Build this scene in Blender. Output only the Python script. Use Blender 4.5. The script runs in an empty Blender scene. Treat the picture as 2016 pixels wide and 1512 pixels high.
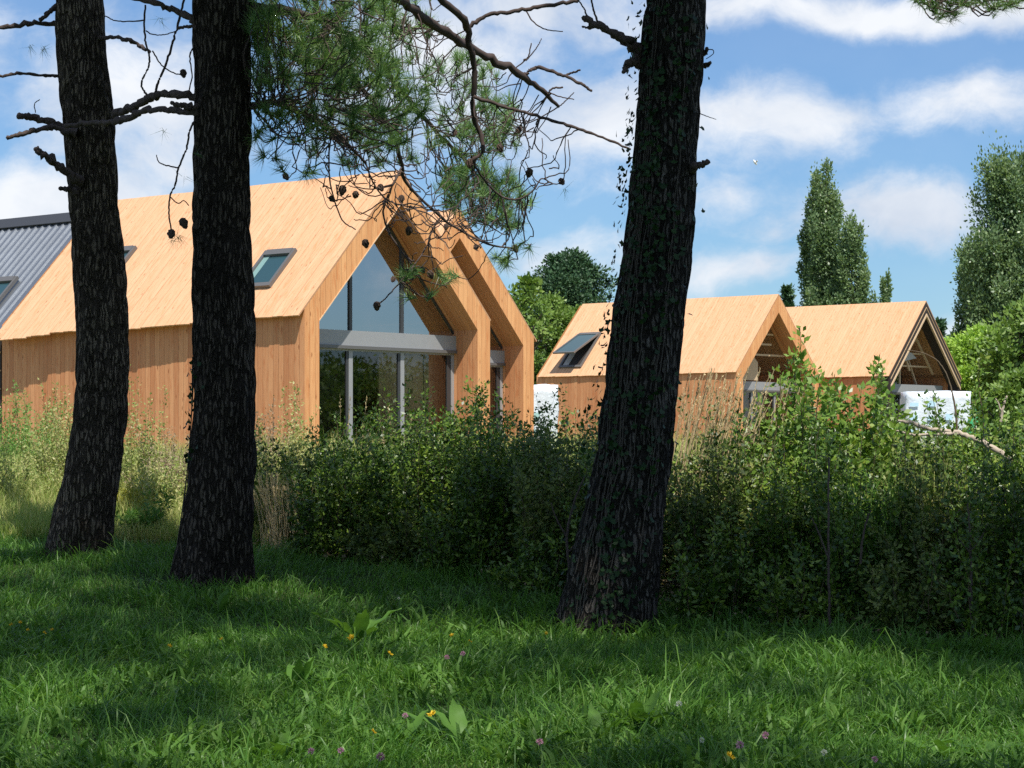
import bpy, bmesh, math, random
import numpy as np
from mathutils import Vector, noise

SC = bpy.context.scene
COL = SC.collection
R = math.radians
random.seed(7)
RNG = np.random.default_rng(11)

# ------------------------------------------------------------------ camera, sky, sun, exposure
F, CX, HY, EYE = 4450.0, 1008.0, 870.0, 1.6          # focal length, axis and horizon in photo pixels; eye height
cam_d = bpy.data.cameras.new('camera')
cam = bpy.data.objects.new('camera', cam_d)
COL.objects.link(cam)
cam.location = (0, 0, EYE)
cam.rotation_euler = (R(90), 0, 0)
cam_d.sensor_width = 36
cam_d.lens = F / 2016 * 36
cam_d.shift_y = (HY - 756) / 2016
cam_d.clip_start = 0.2
cam_d.clip_end = 3000
SC.camera = cam

SUN = Vector((-0.449, 1.487, -2.71)).normalized()      # travel direction of the light
SUN_EL = math.asin(-SUN.z)
SUN_AZ = math.atan2(-SUN.x, -SUN.y)                  # where the sun stands, clockwise from +Y
sun_d = bpy.data.lights.new('sun', 'SUN')
sun_d.energy = 5.0
sun_d.angle = R(0.5)
sun_d.color = (1.0, 0.955, 0.88)
sun = bpy.data.objects.new('sun', sun_d)
COL.objects.link(sun)
sun.rotation_euler = SUN.to_track_quat('-Z', 'Y').to_euler()
sun.location = (0, 0, 60)

SC.view_settings.view_transform = 'Standard'
SC.view_settings.look = 'None'
SC.view_settings.exposure = 0.22
SC.view_settings.gamma = 1.0
SC.view_settings.use_curve_mapping = False
SC.cycles.max_bounces = 8
SC.cycles.diffuse_bounces = 3
SC.cycles.glossy_bounces = 3
SC.cycles.transmission_bounces = 3
SC.cycles.transparent_max_bounces = 8
SC.cycles.use_denoising = False
SC.cycles.sample_clamp_indirect = 4.0


class NT:
    """small helper for building node trees"""
    def __init__(self, tree):
        self.t = tree
        tree.nodes.clear()

    def n(self, typ, ins=None, **kw):
        nd = self.t.nodes.new(typ)
        for k, v in kw.items():
            setattr(nd, k, v)
        for k, v in (ins or {}).items():
            s = nd.inputs[k]
            if isinstance(v, bpy.types.NodeSocket):
                self.t.links.new(v, s)
            else:
                s.default_value = v
        return nd

    def math(self, op, a, b=0.0, c=0.0, clamp=False):
        nd = self.n('ShaderNodeMath', {0: a, 1: b, 2: c}, operation=op)
        nd.use_clamp = clamp
        return nd.outputs[0]

    def vm(self, op, a, b=(0, 0, 0)):
        return self.n('ShaderNodeVectorMath', {0: a, 1: b}, operation=op)

    def ramp(self, fac, stops, interp='LINEAR'):
        nd = self.n('ShaderNodeValToRGB', {0: fac})
        cr = nd.color_ramp
        cr.interpolation = interp
        while len(cr.elements) < len(stops):
            cr.elements.new(0.5)
        for e, (p, c) in zip(cr.elements, stops):
            e.position = p
            e.color = (*c, 1) if len(c) == 3 else c
        return nd.outputs[0]

    def mix(self, fac, a, b, mode='MIX'):
        nd = self.n('ShaderNodeMix', {0: fac, 6: a, 7: b}, data_type='RGBA', blend_type=mode)
        return nd.outputs[2]

    def noise(self, vec, scale, detail=4, rough=0.55, dist=0.0):
        return self.n('ShaderNodeTexNoise', {'Vector': vec, 'Scale': scale, 'Detail': detail, 'Roughness': rough, 'Distortion': dist}).outputs[0]


def c4(c):
    return (*c, 1.0)


# --- sky: Nishita dome with cloud banks placed by direction
world = bpy.data.worlds.new('World')
SC.world = world
world.use_nodes = True
w = NT(world.node_tree)
sky = w.n('ShaderNodeTexSky', sky_type='NISHITA')
sky.sun_disc = False
sky.sun_elevation = SUN_EL
sky.sun_rotation = SUN_AZ
sky.air_density = 1.0
sky.dust_density = 0.3
sky.ozone_density = 4.0
dirv = w.n('ShaderNodeTexCoord').outputs['Generated']
hs = w.n('ShaderNodeHueSaturation', {'Hue': 0.5, 'Saturation': 1.08, 'Value': 0.98, 'Color': sky.outputs[0]})
skycol = w.mix(1.0, hs.outputs[0], c4((0.60, 0.83, 1.04)), 'MULTIPLY')
# (photo x, photo y, half width, half height, strength): the direction each bank lies in
BLOBS = [(60, 395, 260, 80, 1.3), (250, 200, 240, 170, 1.05), (-60, 120, 200, 110, 0.65), (830, 130, 260, 170, 1.0),
         (1120, 230, 260, 100, 0.9), (1540, 225, 240, 70, 1.0), (1900, 205, 200, 66, 0.95), (1750, 20, 620, 42, 1.25),
         (1060, 20, 260, 60, 0.9), (1800, 425, 200, 62, 1.15), (1440, 390, 90, 40, 0.55), (1580, 440, 120, 50, 0.5),
         (1440, 535, 170, 50, 0.9), (1130, 515, 200, 50, 0.8), (1800, 640, 260, 40, 0.9), (1300, 700, 900, 60, 0.7),
         (1250, 370, 120, 40, 0.4)]
warp = w.n('ShaderNodeTexNoise', {'Vector': dirv, 'Scale': 16.0, 'Detail': 3.0}).outputs[1]
wv = w.vm('SCALE', w.vm('SUBTRACT', warp, (0.5, 0.5, 0.5)).outputs[0])
wv.inputs[3].default_value = 0.035
dw = w.vm('ADD', dirv, wv.outputs[0]).outputs[0]
acc = None
for (px, py, wx, wy, amp) in BLOBS:
    d = Vector(((px - CX) / F, 1.0, (HY - py) / F)).normalized()
    sub = w.vm('SUBTRACT', dw, d).outputs[0]
    sc = w.vm('MULTIPLY', sub, (F / wx, 1.0, F / wy)).outputs[0]
    ln = w.n('ShaderNodeVectorMath', {0: sc}, operation='LENGTH').outputs['Value']
    fall = w.n('ShaderNodeMapRange', {0: ln, 1: 0.0, 2: 1.75, 3: amp, 4: 0.0}, interpolation_type='SMOOTHSTEP').outputs[0]
    acc = fall if acc is None else w.math('MAXIMUM', acc, fall)
# general cover for the rest of the dome (everything that is not ahead)
sepd = w.n('ShaderNodeSeparateXYZ', {0: dirv})
ahead = w.n('ShaderNodeMapRange', {0: sepd.outputs[1], 1: 0.93, 2: 0.86, 3: 0.0, 4: 1.0}).outputs[0]
far_n = w.noise(dirv, 2.6, 4)
acc = w.math('MAXIMUM', acc, w.math('MULTIPLY', ahead, w.n('ShaderNodeMapRange', {0: far_n, 1: 0.42, 2: 0.68, 3: 0.0, 4: 1.0}).outputs[0]))
stretch = w.vm('MULTIPLY', dw, (1.0, 1.0, 1.45)).outputs[0]
fb = w.noise(stretch, 30.0, 9, 0.64)
fb2 = w.noise(stretch, 9.0, 4, 0.5)
dens = w.math('ADD', acc, w.math('MULTIPLY', w.math('SUBTRACT', fb, 0.5), 1.6))
dens = w.math('ADD', dens, w.math('MULTIPLY', w.math('SUBTRACT', fb2, 0.5), 0.9))
alpha = w.n('ShaderNodeMapRange', {0: dens, 1: 0.12, 2: 1.15, 3: 0.11, 4: 0.95}, interpolation_type='SMOOTHSTEP').outputs[0]
cloudcol = w.ramp(w.noise(stretch, 14.0, 5, 0.55), [(0.32, (5.6, 6.2, 7.2)), (0.64, (8.3, 8.5, 8.8))])
final = w.mix(alpha, skycol, cloudcol)
bg = w.n('ShaderNodeBackground', {'Color': final, 'Strength': 0.1})
w.t.links.new(bg.outputs[0], w.n('ShaderNodeOutputWorld').inputs[0])

# ------------------------------------------------------------------ helpers


def at(px, py, Y):
    return Vector(((px - CX) / F * Y, Y, EYE - (py - HY) / F * Y))


_gy = [-60, 6, 12, 15.4, 17.4, 19, 22, 27, 34, 43, 70, 120, 400, 3000]
_gz = [0.0, 0.13, 0.18, 0.29, 0.54, 0.66, 0.75, 0.87, 1.0, 1.08, 1.15, 1.2, 1.2, 1.2]


def gz(x, y):
    x = np.asarray(x, float)
    y = np.asarray(y, float)
    s = sum(np.interp(y + d, _gy, _gz) for d in (-1.0, -0.5, 0.0, 0.5, 1.0)) / 5
    k = np.clip((60 - np.abs(y)) / 20, 0, 1)
    return s + k * (0.022 * np.sin(x * 1.9 + y * 0.7) * np.cos(y * 1.3 - x * 0.6) + 0.012 * np.sin(x * 4.3 + 1) * np.sin(y * 3.7))


def ground_at(px, py, up=0.0):
    """point on the ground (raised by up) that the photo shows at px, py"""
    lo, hi = 5.0, 60.0
    for _ in range(40):
        m = (lo + hi) / 2
        x = (px - CX) / F * m
        yy = HY + F / m * (EYE - float(gz(x, m)) - up)
        if yy > py:
            lo = m
        else:
            hi = m
    x = (px - CX) / F * lo
    return Vector((x, lo, float(gz(x, lo))))


def mesh_obj(name, V, Fc, mats, parent=None, midx=None, smooth=False):
    me = bpy.data.meshes.new(name)
    V = np.ascontiguousarray(V, dtype=np.float32)
    if isinstance(Fc, np.ndarray):
        n, k = Fc.shape
        me.vertices.add(len(V))
        me.vertices.foreach_set('co', V.ravel())
        me.loops.add(n * k)
        me.loops.foreach_set('vertex_index', np.ascontiguousarray(Fc, dtype=np.int32).ravel())
        me.polygons.add(n)
        me.polygons.foreach_set('loop_start', np.arange(0, n * k, k, dtype=np.int32))
        me.update(calc_edges=True)
    else:
        me.from_pydata([tuple(map(float, v)) for v in V], [], Fc)
        me.update()
    for m in (mats if isinstance(mats, (list, tuple)) else [mats]):
        me.materials.append(m)
    if midx is not None:
        me.polygons.foreach_set('material_index', np.asarray(midx, dtype=np.int32))
    if smooth:
        me.polygons.foreach_set('use_smooth', np.ones(len(me.polygons), dtype=bool))
    o = bpy.data.objects.new(name, me)
    COL.objects.link(o)
    if parent is not None:
        o.parent = parent
    return o


def tag(o, label, cat, group=None):
    o['label'] = label
    o['category'] = cat
    if group:
        o['group'] = group
    return o


def thing(name, label, cat, loc=(0, 0, 0), rz=0.0, group=None):
    o = bpy.data.objects.new(name, None)
    COL.objects.link(o)
    o.location = loc
    o.rotation_euler = (0, 0, rz)
    o.empty_display_size = 0.2
    return tag(o, label, cat, group)


class MB:
    """collects boxes, polygons and tubes into one mesh"""
    def __init__(self):
        self.v, self.f, self.m = [], [], []

    def poly(self, pts, mi=0):
        b = len(self.v)
        self.v += [tuple(p) for p in pts]
        self.f.append(tuple(range(b, b + len(pts))))
        self.m.append(mi)

    def hexa(self, p, mi=0):
        """8 corners: bottom 4 (ccw), top 4"""
        b = len(self.v)
        self.v += [tuple(q) for q in p]
        for q in ((3, 2, 1, 0), (4, 5, 6, 7), (0, 1, 5, 4), (1, 2, 6, 5), (2, 3, 7, 6), (3, 0, 4, 7)):
            self.f.append(tuple(b + i for i in q))
            self.m.append(mi)

    def box(self, x0, x1, y0, y1, z0, z1, mi=0):
        self.hexa([(x0, y0, z0), (x1, y0, z0), (x1, y1, z0), (x0, y1, z0), (x0, y0, z1), (x1, y0, z1), (x1, y1, z1), (x0, y1, z1)], mi)

    def bar(self, a, b, w_, h_, mi=0, up=Vector((0, 0, 1))):
        a, b = Vector(a), Vector(b)
        t = (b - a).normalized()
        s = t.cross(up)
        if s.length < 1e-4:
            s = t.cross(Vector((1, 0, 0)))
        s.normalize()
        n = s.cross(t)
        s, n = s * w_ / 2, n * h_ / 2
        self.hexa([a - s - n, a + s - n, b + s - n, b - s - n, a - s + n, a + s + n, b + s + n, b - s + n], mi)

    def build(self, name, mats, parent=None, smooth=False):
        return mesh_obj(name, np.array(self.v), self.f, mats, parent, self.m, smooth)


def tubes(paths, radii, sides=5):
    """paths (N,K,3), radii (N,K) -> verts, quads"""
    P = np.asarray(paths, float)
    rad = np.asarray(radii, float)
    N, K, _ = P.shape
    T = np.gradient(P, axis=1)
    T /= np.linalg.norm(T, axis=2, keepdims=True) + 1e-9
    ref = np.where(np.abs(T[..., 2:3]) > 0.9, np.array([1.0, 0, 0]), np.array([0, 0, 1.0]))
    A = np.cross(T, ref)
    A /= np.linalg.norm(A, axis=2, keepdims=True) + 1e-9
    B = np.cross(T, A)
    ang = np.arange(sides) / sides * 2 * math.pi
    V = P[:, :, None, :] + rad[:, :, None, None] * (np.cos(ang)[None, None, :, None] * A[:, :, None, :] + np.sin(ang)[None, None, :, None] * B[:, :, None, :])
    idx = np.arange(N * K * sides).reshape(N, K, sides)
    a = idx[:, :-1, :]
    b = np.roll(a, -1, axis=2)
    d = idx[:, 1:, :]
    c = np.roll(d, -1, axis=2)
    return V.reshape(-1, 3), np.stack([a, b, c, d], -1).reshape(-1, 4)


def spline(pts, n):
    """Catmull-Rom through pts -> n points"""
    P = np.array(pts, float)
    P = np.vstack([2 * P[0] - P[1], P, 2 * P[-1] - P[-2]])
    m = len(P) - 3
    out = []
    for u in np.linspace(0, m - 1e-6, n):
        i = int(u)
        t = u - i
        p0, p1, p2, p3 = P[i:i + 4]
        out.append(0.5 * (2 * p1 + (p2 - p0) * t + (2 * p0 - 5 * p1 + 4 * p2 - p3) * t * t + (3 * p1 - p0 - 3 * p2 + p3) * t ** 3))
    return np.array(out)


def merge(parts):
    V, Fs, off = [], [], 0
    for v, f in parts:
        V.append(v)
        Fs.append(f + off)
        off += len(v)
    return np.vstack(V), np.vstack(Fs)


def unit(v):
    return v / (np.linalg.norm(v, axis=-1, keepdims=True) + 1e-9)


def leaves(P, D, S, wid=0.5, fold=0.12, rng=RNG, face=None):
    """one rhombic leaf per row: base P, direction D, length S"""
    n = len(P)
    D = unit(D)
    S = np.broadcast_to(np.asarray(S, float), (n,))[:, None]
    rn = rng.normal(size=(n, 3))
    if face is not None:
        rn = rn * 0.62 + np.asarray(face)
    side = unit(np.cross(D, rn))
    nor = np.cross(D, side)
    mid = P + D * S * 0.45
    V = np.stack([P, mid + side * S * wid / 2 + nor * S * fold, P + D * S, mid - side * S * wid / 2 + nor * S * fold], 1).reshape(-1, 3)
    i = np.arange(n)[:, None] * 4
    return V, i + np.array([[0, 1, 2, 3]])


def needles(P, D, S, width, rng=RNG):
    n = len(P)
    D = unit(D)
    S = np.broadcast_to(np.asarray(S, float), (n,))[:, None]
    side = unit(np.cross(D, rng.normal(size=(n, 3)))) * width / 2
    V = np.stack([P - side, P + side, P + D * S], 1).reshape(-1, 3)
    return V, np.arange(n)[:, None] * 3 + np.array([[0, 1, 2]])


def blades(P, H, lean, width, rng=RNG, droop=0.35):
    """grass blades: P (n,3) base, H heights, lean (n,2) horizontal bend per height"""
    n = len(P)
    H = np.broadcast_to(np.asarray(H, float), (n,))[:, None]
    Wd = np.broadcast_to(np.asarray(width, float), (n,))[:, None]
    a = rng.uniform(0, 2 * math.pi, n)
    side = np.stack([np.cos(a), np.sin(a), np.zeros(n)], 1)
    L = np.concatenate([lean, np.zeros((n, 1))], 1)
    up = np.array([0, 0, 1.0])
    drp = np.clip(np.linalg.norm(lean, axis=1, keepdims=True), 0, 1.2) * droop
    m1 = P + H * (0.40 * up) + L * H * 0.16
    m2 = P + H * (0.74 - 0.15 * drp) * up + L * H * 0.52
    tip = P + H * (1.0 - 0.75 * drp) * up + L * H * 1.05
    V = np.stack([P - side * Wd / 2, P + side * Wd / 2, m1 - side * Wd * 0.46, m1 + side * Wd * 0.46, m2 - side * Wd * 0.33, m2 + side * Wd * 0.33, tip], 1).reshape(-1, 3)
    tri = np.array([[0, 1, 3], [0, 3, 2], [2, 3, 5], [2, 5, 4], [4, 5, 6]])
    return V, (np.arange(n)[:, None, None] * 7 + tri[None]).reshape(-1, 3)


# ------------------------------------------------------------------ materials


def new_mat(name):
    m = bpy.data.materials.new(name)
    m.use_nodes = True
    return m, NT(m.node_tree)


def out(nt, shader, disp=None):
    o = nt.n('ShaderNodeOutputMaterial', {0: shader})
    return o


def plain(name, col, rough=0.6, metal=0.0, var=0.0, scale=8.0, spec=0.5, bump=0.0):
    m, t = new_mat(name)
    c = c4(col)
    tc = t.n('ShaderNodeTexCoord').outputs['Object']
    if var:
        nz = t.noise(tc, scale, 5)
        c = t.mix(nz, c4(tuple(x * (1 - var) for x in col)), c4(tuple(min(1, x * (1 + var)) for x in col)))
    ins = {'Base Color': c, 'Roughness': rough, 'Metallic': metal, 'Specular IOR Level': spec}
    if bump:
        bp = t.n('ShaderNodeBump', {'Strength': bump, 'Distance': 0.02, 'Height': t.noise(tc, scale * 2, 6)})
        ins['Normal'] = bp.outputs[0]
    out(t, t.n('ShaderNodeBsdfPrincipled', ins).outputs[0])
    return m


def leaf_mat(name, cols, trans=0.3, rough=0.5, patch=1.2, spec=0.4):
    """cols: list of colours spread over leaves at random, biased by clump"""
    m, t = new_mat(name)
    g = t.n('ShaderNodeNewGeometry')
    nz = t.noise(g.outputs['Position'], patch, 3)
    f = t.math('ADD', t.math('MULTIPLY', g.outputs['Random Per Island'], 0.62), t.math('MULTIPLY', nz, 0.76))
    f = t.math('SUBTRACT', f, 0.19, clamp=True)
    st = [(i / (len(cols) - 1), c) for i, c in enumerate(cols)]
    c = t.ramp(f, st)
    p = t.n('ShaderNodeBsdfPrincipled', {'Base Color': c, 'Roughness': rough, 'Specular IOR Level': spec})
    tr = t.n('ShaderNodeBsdfTranslucent', {'Color': t.mix(1.0, c, c4((1.2, 1.25, 0.6)), 'MULTIPLY')})
    out(t, t.n('ShaderNodeMixShader', {0: trans, 1: p.outputs[0], 2: tr.outputs[0]}).outputs[0])
    return m


def wood_mat(name, axis, light, dark, bw=0.145, seed=0.0, vary=0.26):
    """fresh larch boards: axis is the local axis across the boards"""
    m, t = new_mat(name)
    tc = t.n('ShaderNodeTexCoord').outputs['Object']
    s = t.n('ShaderNodeSeparateXYZ', {0: tc})
    across = s.outputs[axis]
    other = s.outputs[1 - axis]
    q = t.math('DIVIDE', across, bw)
    idx = t.math('FLOOR', q)
    fr = t.math('FRACT', q)
    rnd = t.n('ShaderNodeTexWhiteNoise', {'W': t.math('ADD', idx, seed)}, noise_dimensions='1D')
    rv = rnd.outputs[0]
    along = t.math('ADD', t.math('MULTIPLY', s.outputs[2], 1.0), t.math('MULTIPLY', other, 0.95))
    v = t.n('ShaderNodeCombineXYZ', {0: t.math('MULTIPLY', across, 34.0), 1: t.math('ADD', t.math('MULTIPLY', along, 1.5), t.math('MULTIPLY', rv, 40.0)), 2: t.math('MULTIPLY', rv, 9.0)}).outputs[0]
    grain = t.noise(v, 1.0, 5, 0.6, 0.6)
    v2 = t.n('ShaderNodeCombineXYZ', {0: t.math('MULTIPLY', across, 9.0), 1: t.math('ADD', t.math('MULTIPLY', along, 1.5), t.math('MULTIPLY', rv, 3.0)), 2: t.math('MULTIPLY', rv, 5.0)}).outputs[0]
    figure = t.noise(v2, 1.0, 4, 0.6, 1.4)
    base = t.mix(rv, c4(light), c4(tuple(a * (1 - vary) + b * vary for a, b in zip(light, dark))))
    base = t.mix(t.n('ShaderNodeMapRange', {0: grain, 1: 0.40, 2: 0.75, 3: 0.0, 4: 0.5}).outputs[0], base, c4(dark))
    base = t.mix(t.n('ShaderNodeMapRange', {0: figure, 1: 0.53, 2: 0.68, 3: 0.0, 4: 0.55}).outputs[0], base, c4((dark[0] * 1.15, dark[1] * 0.95, dark[2] * 0.8)))
    # knots
    vk = t.n('ShaderNodeCombineXYZ', {0: t.math('MULTIPLY', across, 6.9), 1: t.math('ADD', t.math('MULTIPLY', along, 2.2), t.math('MULTIPLY', rv, 31.0)), 2: 0.0}).outputs[0]
    kn = t.n('ShaderNodeTexVoronoi', {'Vector': vk, 'Scale': 1.0})
    base = t.mix(t.n('ShaderNodeMapRange', {0: kn.outputs[0], 1: 0.05, 2: 0.15, 3: 0.75, 4: 0.0}).outputs[0], base, c4((dark[0] * 0.55, dark[1] * 0.42, dark[2] * 0.35)))
    gap = t.math('MINIMUM', fr, t.math('SUBTRACT', 1.0, fr))
    groove = t.n('ShaderNodeMapRange', {0: gap, 1: 0.0, 2: 0.045, 3: 0.0, 4: 1.0}).outputs[0]
    base = t.mix(t.n('ShaderNodeMapRange', {0: groove, 1: 0.0, 2: 1.0, 3: 0.36, 4: 0.0}).outputs[0], base, c4((dark[0] * 0.4, dark[1] * 0.34, dark[2] * 0.3)))
    bp = t.n('ShaderNodeBump', {'Strength': 0.6, 'Distance': 0.012, 'Height': t.math('ADD', groove, t.math('MULTIPLY', grain, 0.25))})
    rgh = 0.62
    out(t, t.n('ShaderNodeBsdfPrincipled', {'Base Color': base, 'Roughness': rgh, 'Specular IOR Level': 0.3, 'Normal': bp.outputs[0]}).outputs[0])
    return m


def glass_mat(name, refl, tint=(0.75, 0.82, 0.82)):
    m, t = new_mat(name)
    fr = t.n('ShaderNodeFresnel', {'IOR': 1.5}).outputs[0]
    f = t.math('ADD', fr, refl, clamp=True)
    tr = t.n('ShaderNodeBsdfTransparent', {'Color': c4(tint)})
    gl = t.n('ShaderNodeBsdfGlossy', {'Color': c4((0.95, 0.97, 1.0)), 'Roughness': 0.015})
    out(t, t.n('ShaderNodeMixShader', {0: f, 1: tr.outputs[0], 2: gl.outputs[0]}).outputs[0])
    return m


def bark_mat(name, dark, light, zs=0.17):
    m, t = new_mat(name)
    tc = t.n('ShaderNodeTexCoord').outputs['Object']
    v = t.vm('MULTIPLY', tc, (1.0, 1.0, zs)).outputs[0]
    wz = t.n('ShaderNodeTexNoise', {'Vector': tc, 'Scale': 9.0, 'Detail': 4.0}).outputs[1]
    sc = t.vm('SCALE', t.vm('SUBTRACT', wz, (0.5, 0.5, 0.5)).outputs[0])
    sc.inputs[3].default_value = 0.05
    vv = t.vm('ADD', v, sc.outputs[0]).outputs[0]
    e = t.n('ShaderNodeTexVoronoi', {'Vector': vv, 'Scale': 34.0}, feature='DISTANCE_TO_EDGE').outputs[0]
    e2 = t.n('ShaderNodeTexVoronoi', {'Vector': vv, 'Scale': 62.0}, feature='DISTANCE_TO_EDGE').outputs[0]
    plate = t.n('ShaderNodeMapRange', {0: e, 1: 0.02, 2: 0.22, 3: 0.0, 4: 1.0}).outputs[0]
    fine = t.noise(vv, 70.0, 6, 0.65)
    big = t.noise(tc, 2.2, 3)
    h = t.math('ADD', plate, t.math('MULTIPLY', fine, 0.7))
    h = t.math('ADD', h, t.math('MULTIPLY', e2, 0.6))
    c = t.mix(t.n('ShaderNodeMapRange', {0: t.math('MULTIPLY', plate, fine), 1: 0.22, 2: 0.66, 3: 0.0, 4: 1.0}).outputs[0], c4(dark), c4(light))
    c = t.mix(t.n('ShaderNodeMapRange', {0: big, 1: 0.45, 2: 0.65, 3: 0.0, 4: 0.5}).outputs[0], c, c4(tuple(x * 0.55 for x in dark)))
    bp = t.n('ShaderNodeBump', {'Strength': 1.0, 'Distance': 0.03, 'Height': h})
    out(t, t.n('ShaderNodeBsdfPrincipled', {'Base Color': c, 'Roughness': 0.9, 'Specular IOR Level': 0.15, 'Normal': bp.outputs[0]}).outputs[0])
    return m


WL, WD = (0.715, 0.445, 0.255), (0.58, 0.270, 0.120)
WALL_L, WALL_D = (0.75, 0.375, 0.175), (0.45, 0.160, 0.062)
M = {}
M['roof_wood'] = wood_mat('roof_larch', 1, WL, WD)
M['wall_wood'] = wood_mat('wall_larch', 1, WALL_L, WALL_D, seed=40.0, vary=0.62)
M['gable_wood'] = wood_mat('gable_larch', 0, (0.84, 0.44, 0.19), (0.52, 0.20, 0.07), seed=90.0, vary=0.45)
M['pale_wood'] = plain('pale_timber', (0.62, 0.45, 0.28), 0.7, var=0.2)
M['osb'] = plain('strand_board', (0.56, 0.38, 0.21), 0.8, var=0.35, scale=30)
M['ink'] = plain('board_print', (0.12, 0.075, 0.035), 0.8)
M['plasterboard'] = plain('plasterboard', (0.45, 0.43, 0.4), 0.9, var=0.08)
M['dark_mem'] = plain('dark_membrane', (0.035, 0.026, 0.022), 0.8, var=0.3)
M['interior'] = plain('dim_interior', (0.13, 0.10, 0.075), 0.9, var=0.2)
M['grey_metal'] = plain('grey_aluminium', (0.34, 0.345, 0.35), 0.45, 0.15, var=0.06)
M['frame_dark'] = plain('anthracite_frame', (0.06, 0.062, 0.065), 0.4, 0.2)
M['frame_grey'] = plain('skylight_frame', (0.16, 0.155, 0.15), 0.45, 0.3)
M['roof_metal'] = plain('ribbed_steel', (0.25, 0.27, 0.295), 0.40, 0.65, var=0.18, scale=2.5)
M['glass'] = glass_mat('window_glass', 0.06, (0.88, 0.90, 0.90))
M['glass_up'] = glass_mat('gable_glass', 0.40)
M['sky_pane'] = plain('roof_glass', (0.03, 0.075, 0.085), 0.06, spec=0.9)
M['pane_light'] = plain('roof_window_lining', (0.20, 0.33, 0.31), 0.4)
M['white_wrap'] = plain('white_wrap', (0.70, 0.76, 0.82), 0.3, var=0.24, scale=4.5, bump=1.0)
M['wrap_print'] = plain('wrap_print', (0.38, 0.58, 0.55), 0.4)
M['wrap_blue'] = plain('wrap_blue', (0.50, 0.72, 0.85), 0.35, var=0.1)
M['green_plastic'] = plain('green_plastic', (0.05, 0.36, 0.14), 0.45, var=0.15)
M['bark'] = bark_mat('pine_bark', (0.030, 0.023, 0.017), (0.170, 0.136, 0.105))
M['bark_brown'] = bark_mat('brown_pine_bark', (0.060, 0.046, 0.033), (0.30, 0.235, 0.17))
M['bark_grey'] = bark_mat('grey_pine_bark', (0.026, 0.022, 0.018), (0.175, 0.155, 0.135))
M['dead_wood'] = plain('dead_limb', (0.085, 0.060, 0.050), 0.9, var=0.4, scale=25, bump=0.6)
M['twig'] = plain('pine_twig', (0.070, 0.048, 0.040), 0.9, var=0.3, scale=20)
M['cone'] = plain('cone_scales', (0.075, 0.045, 0.030), 0.8, var=0.4, scale=60)
M['stem_tan'] = plain('shrub_stem', (0.14, 0.10, 0.06), 0.85, var=0.35, scale=12)
M['stem_pale'] = plain('bleached_branch', (0.46, 0.38, 0.29), 0.85, var=0.25, scale=12)
M['vine'] = plain('ivy_vine', (0.075, 0.062, 0.05), 0.9, var=0.3)
M['needle'] = leaf_mat('pine_needles', [(0.042, 0.105, 0.036), (0.095, 0.20, 0.06), (0.21, 0.34, 0.105), (0.35, 0.47, 0.16)], 0.32, 0.38, 1.4)
M['crown'] = leaf_mat('pine_crown', [(0.05, 0.09, 0.03), (0.10, 0.16, 0.05)], 0.30, 0.6)
M['grass'] = leaf_mat('lawn_grass', [(0.048, 0.142, 0.018), (0.085, 0.215, 0.028), (0.145, 0.30, 0.048), (0.28, 0.40, 0.10)], 0.40, 0.42, 1.6, 0.45)
M['meadow'] = leaf_mat('meadow_grass', [(0.16, 0.28, 0.05), (0.30, 0.40, 0.09), (0.52, 0.49, 0.18), (0.66, 0.57, 0.28)], 0.3, 0.6, 0.8)
M['straw'] = leaf_mat('straw', [(0.62, 0.47, 0.25), (0.80, 0.65, 0.40)], 0.25, 0.7)
M['hedge'] = leaf_mat('hedge_leaf', [(0.014, 0.042, 0.006), (0.048, 0.112, 0.014), (0.150, 0.250, 0.028), (0.31, 0.39, 0.05)], 0.17, 0.38, 2.2, 0.5)
M['hedge_pale'] = leaf_mat('pale_hedge_leaf', [(0.020, 0.050, 0.008), (0.062, 0.110, 0.018), (0.18, 0.235, 0.045), (0.38, 0.37, 0.12)], 0.17, 0.45, 2.2)
M['weed'] = leaf_mat('weed_leaf', [(0.12, 0.21, 0.04), (0.25, 0.33, 0.08), (0.44, 0.43, 0.17), (0.56, 0.46, 0.24)], 0.3, 0.5, 1.0)
M['weed_green'] = leaf_mat('green_weed_leaf', [(0.09, 0.21, 0.04), (0.17, 0.33, 0.07), (0.28, 0.44, 0.11)], 0.32, 0.5, 1.0)
M['weed_yellow'] = leaf_mat('yellow_weed_leaf', [(0.16, 0.22, 0.03), (0.34, 0.33, 0.04), (0.48, 0.40, 0.05)], 0.3, 0.5, 1.0)
M['oak'] = leaf_mat('oak_leaf', [(0.060, 0.135, 0.020), (0.125, 0.235, 0.035), (0.22, 0.34, 0.055), (0.33, 0.38, 0.08)], 0.3, 0.38, 2.0, 0.5)
M['dry_leaf'] = leaf_mat('dry_weed_leaf', [(0.17, 0.12, 0.07), (0.33, 0.25, 0.15), (0.46, 0.37, 0.24)], 0.2, 0.7, 1.2)
M['ivy'] = leaf_mat('ivy_leaf', [(0.006, 0.022, 0.006), (0.014, 0.042, 0.010), (0.035, 0.080, 0.020)], 0.12, 0.45, 3.0, 0.25)
M['dock'] = leaf_mat('dock_leaf', [(0.06, 0.15, 0.02), (0.10, 0.22, 0.035), (0.17, 0.30, 0.06)], 0.35, 0.5, 3.0, 0.3)
M['poplar'] = leaf_mat('poplar_leaf', [(0.06, 0.125, 0.055), (0.16, 0.25, 0.11), (0.33, 0.42, 0.20)], 0.32, 0.36, 0.35, 0.5)
M['far_pine'] = leaf_mat('dark_pine_foliage', [(0.024, 0.065, 0.030), (0.045, 0.105, 0.044), (0.085, 0.155, 0.062)], 0.12, 0.55, 0.5)
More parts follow.
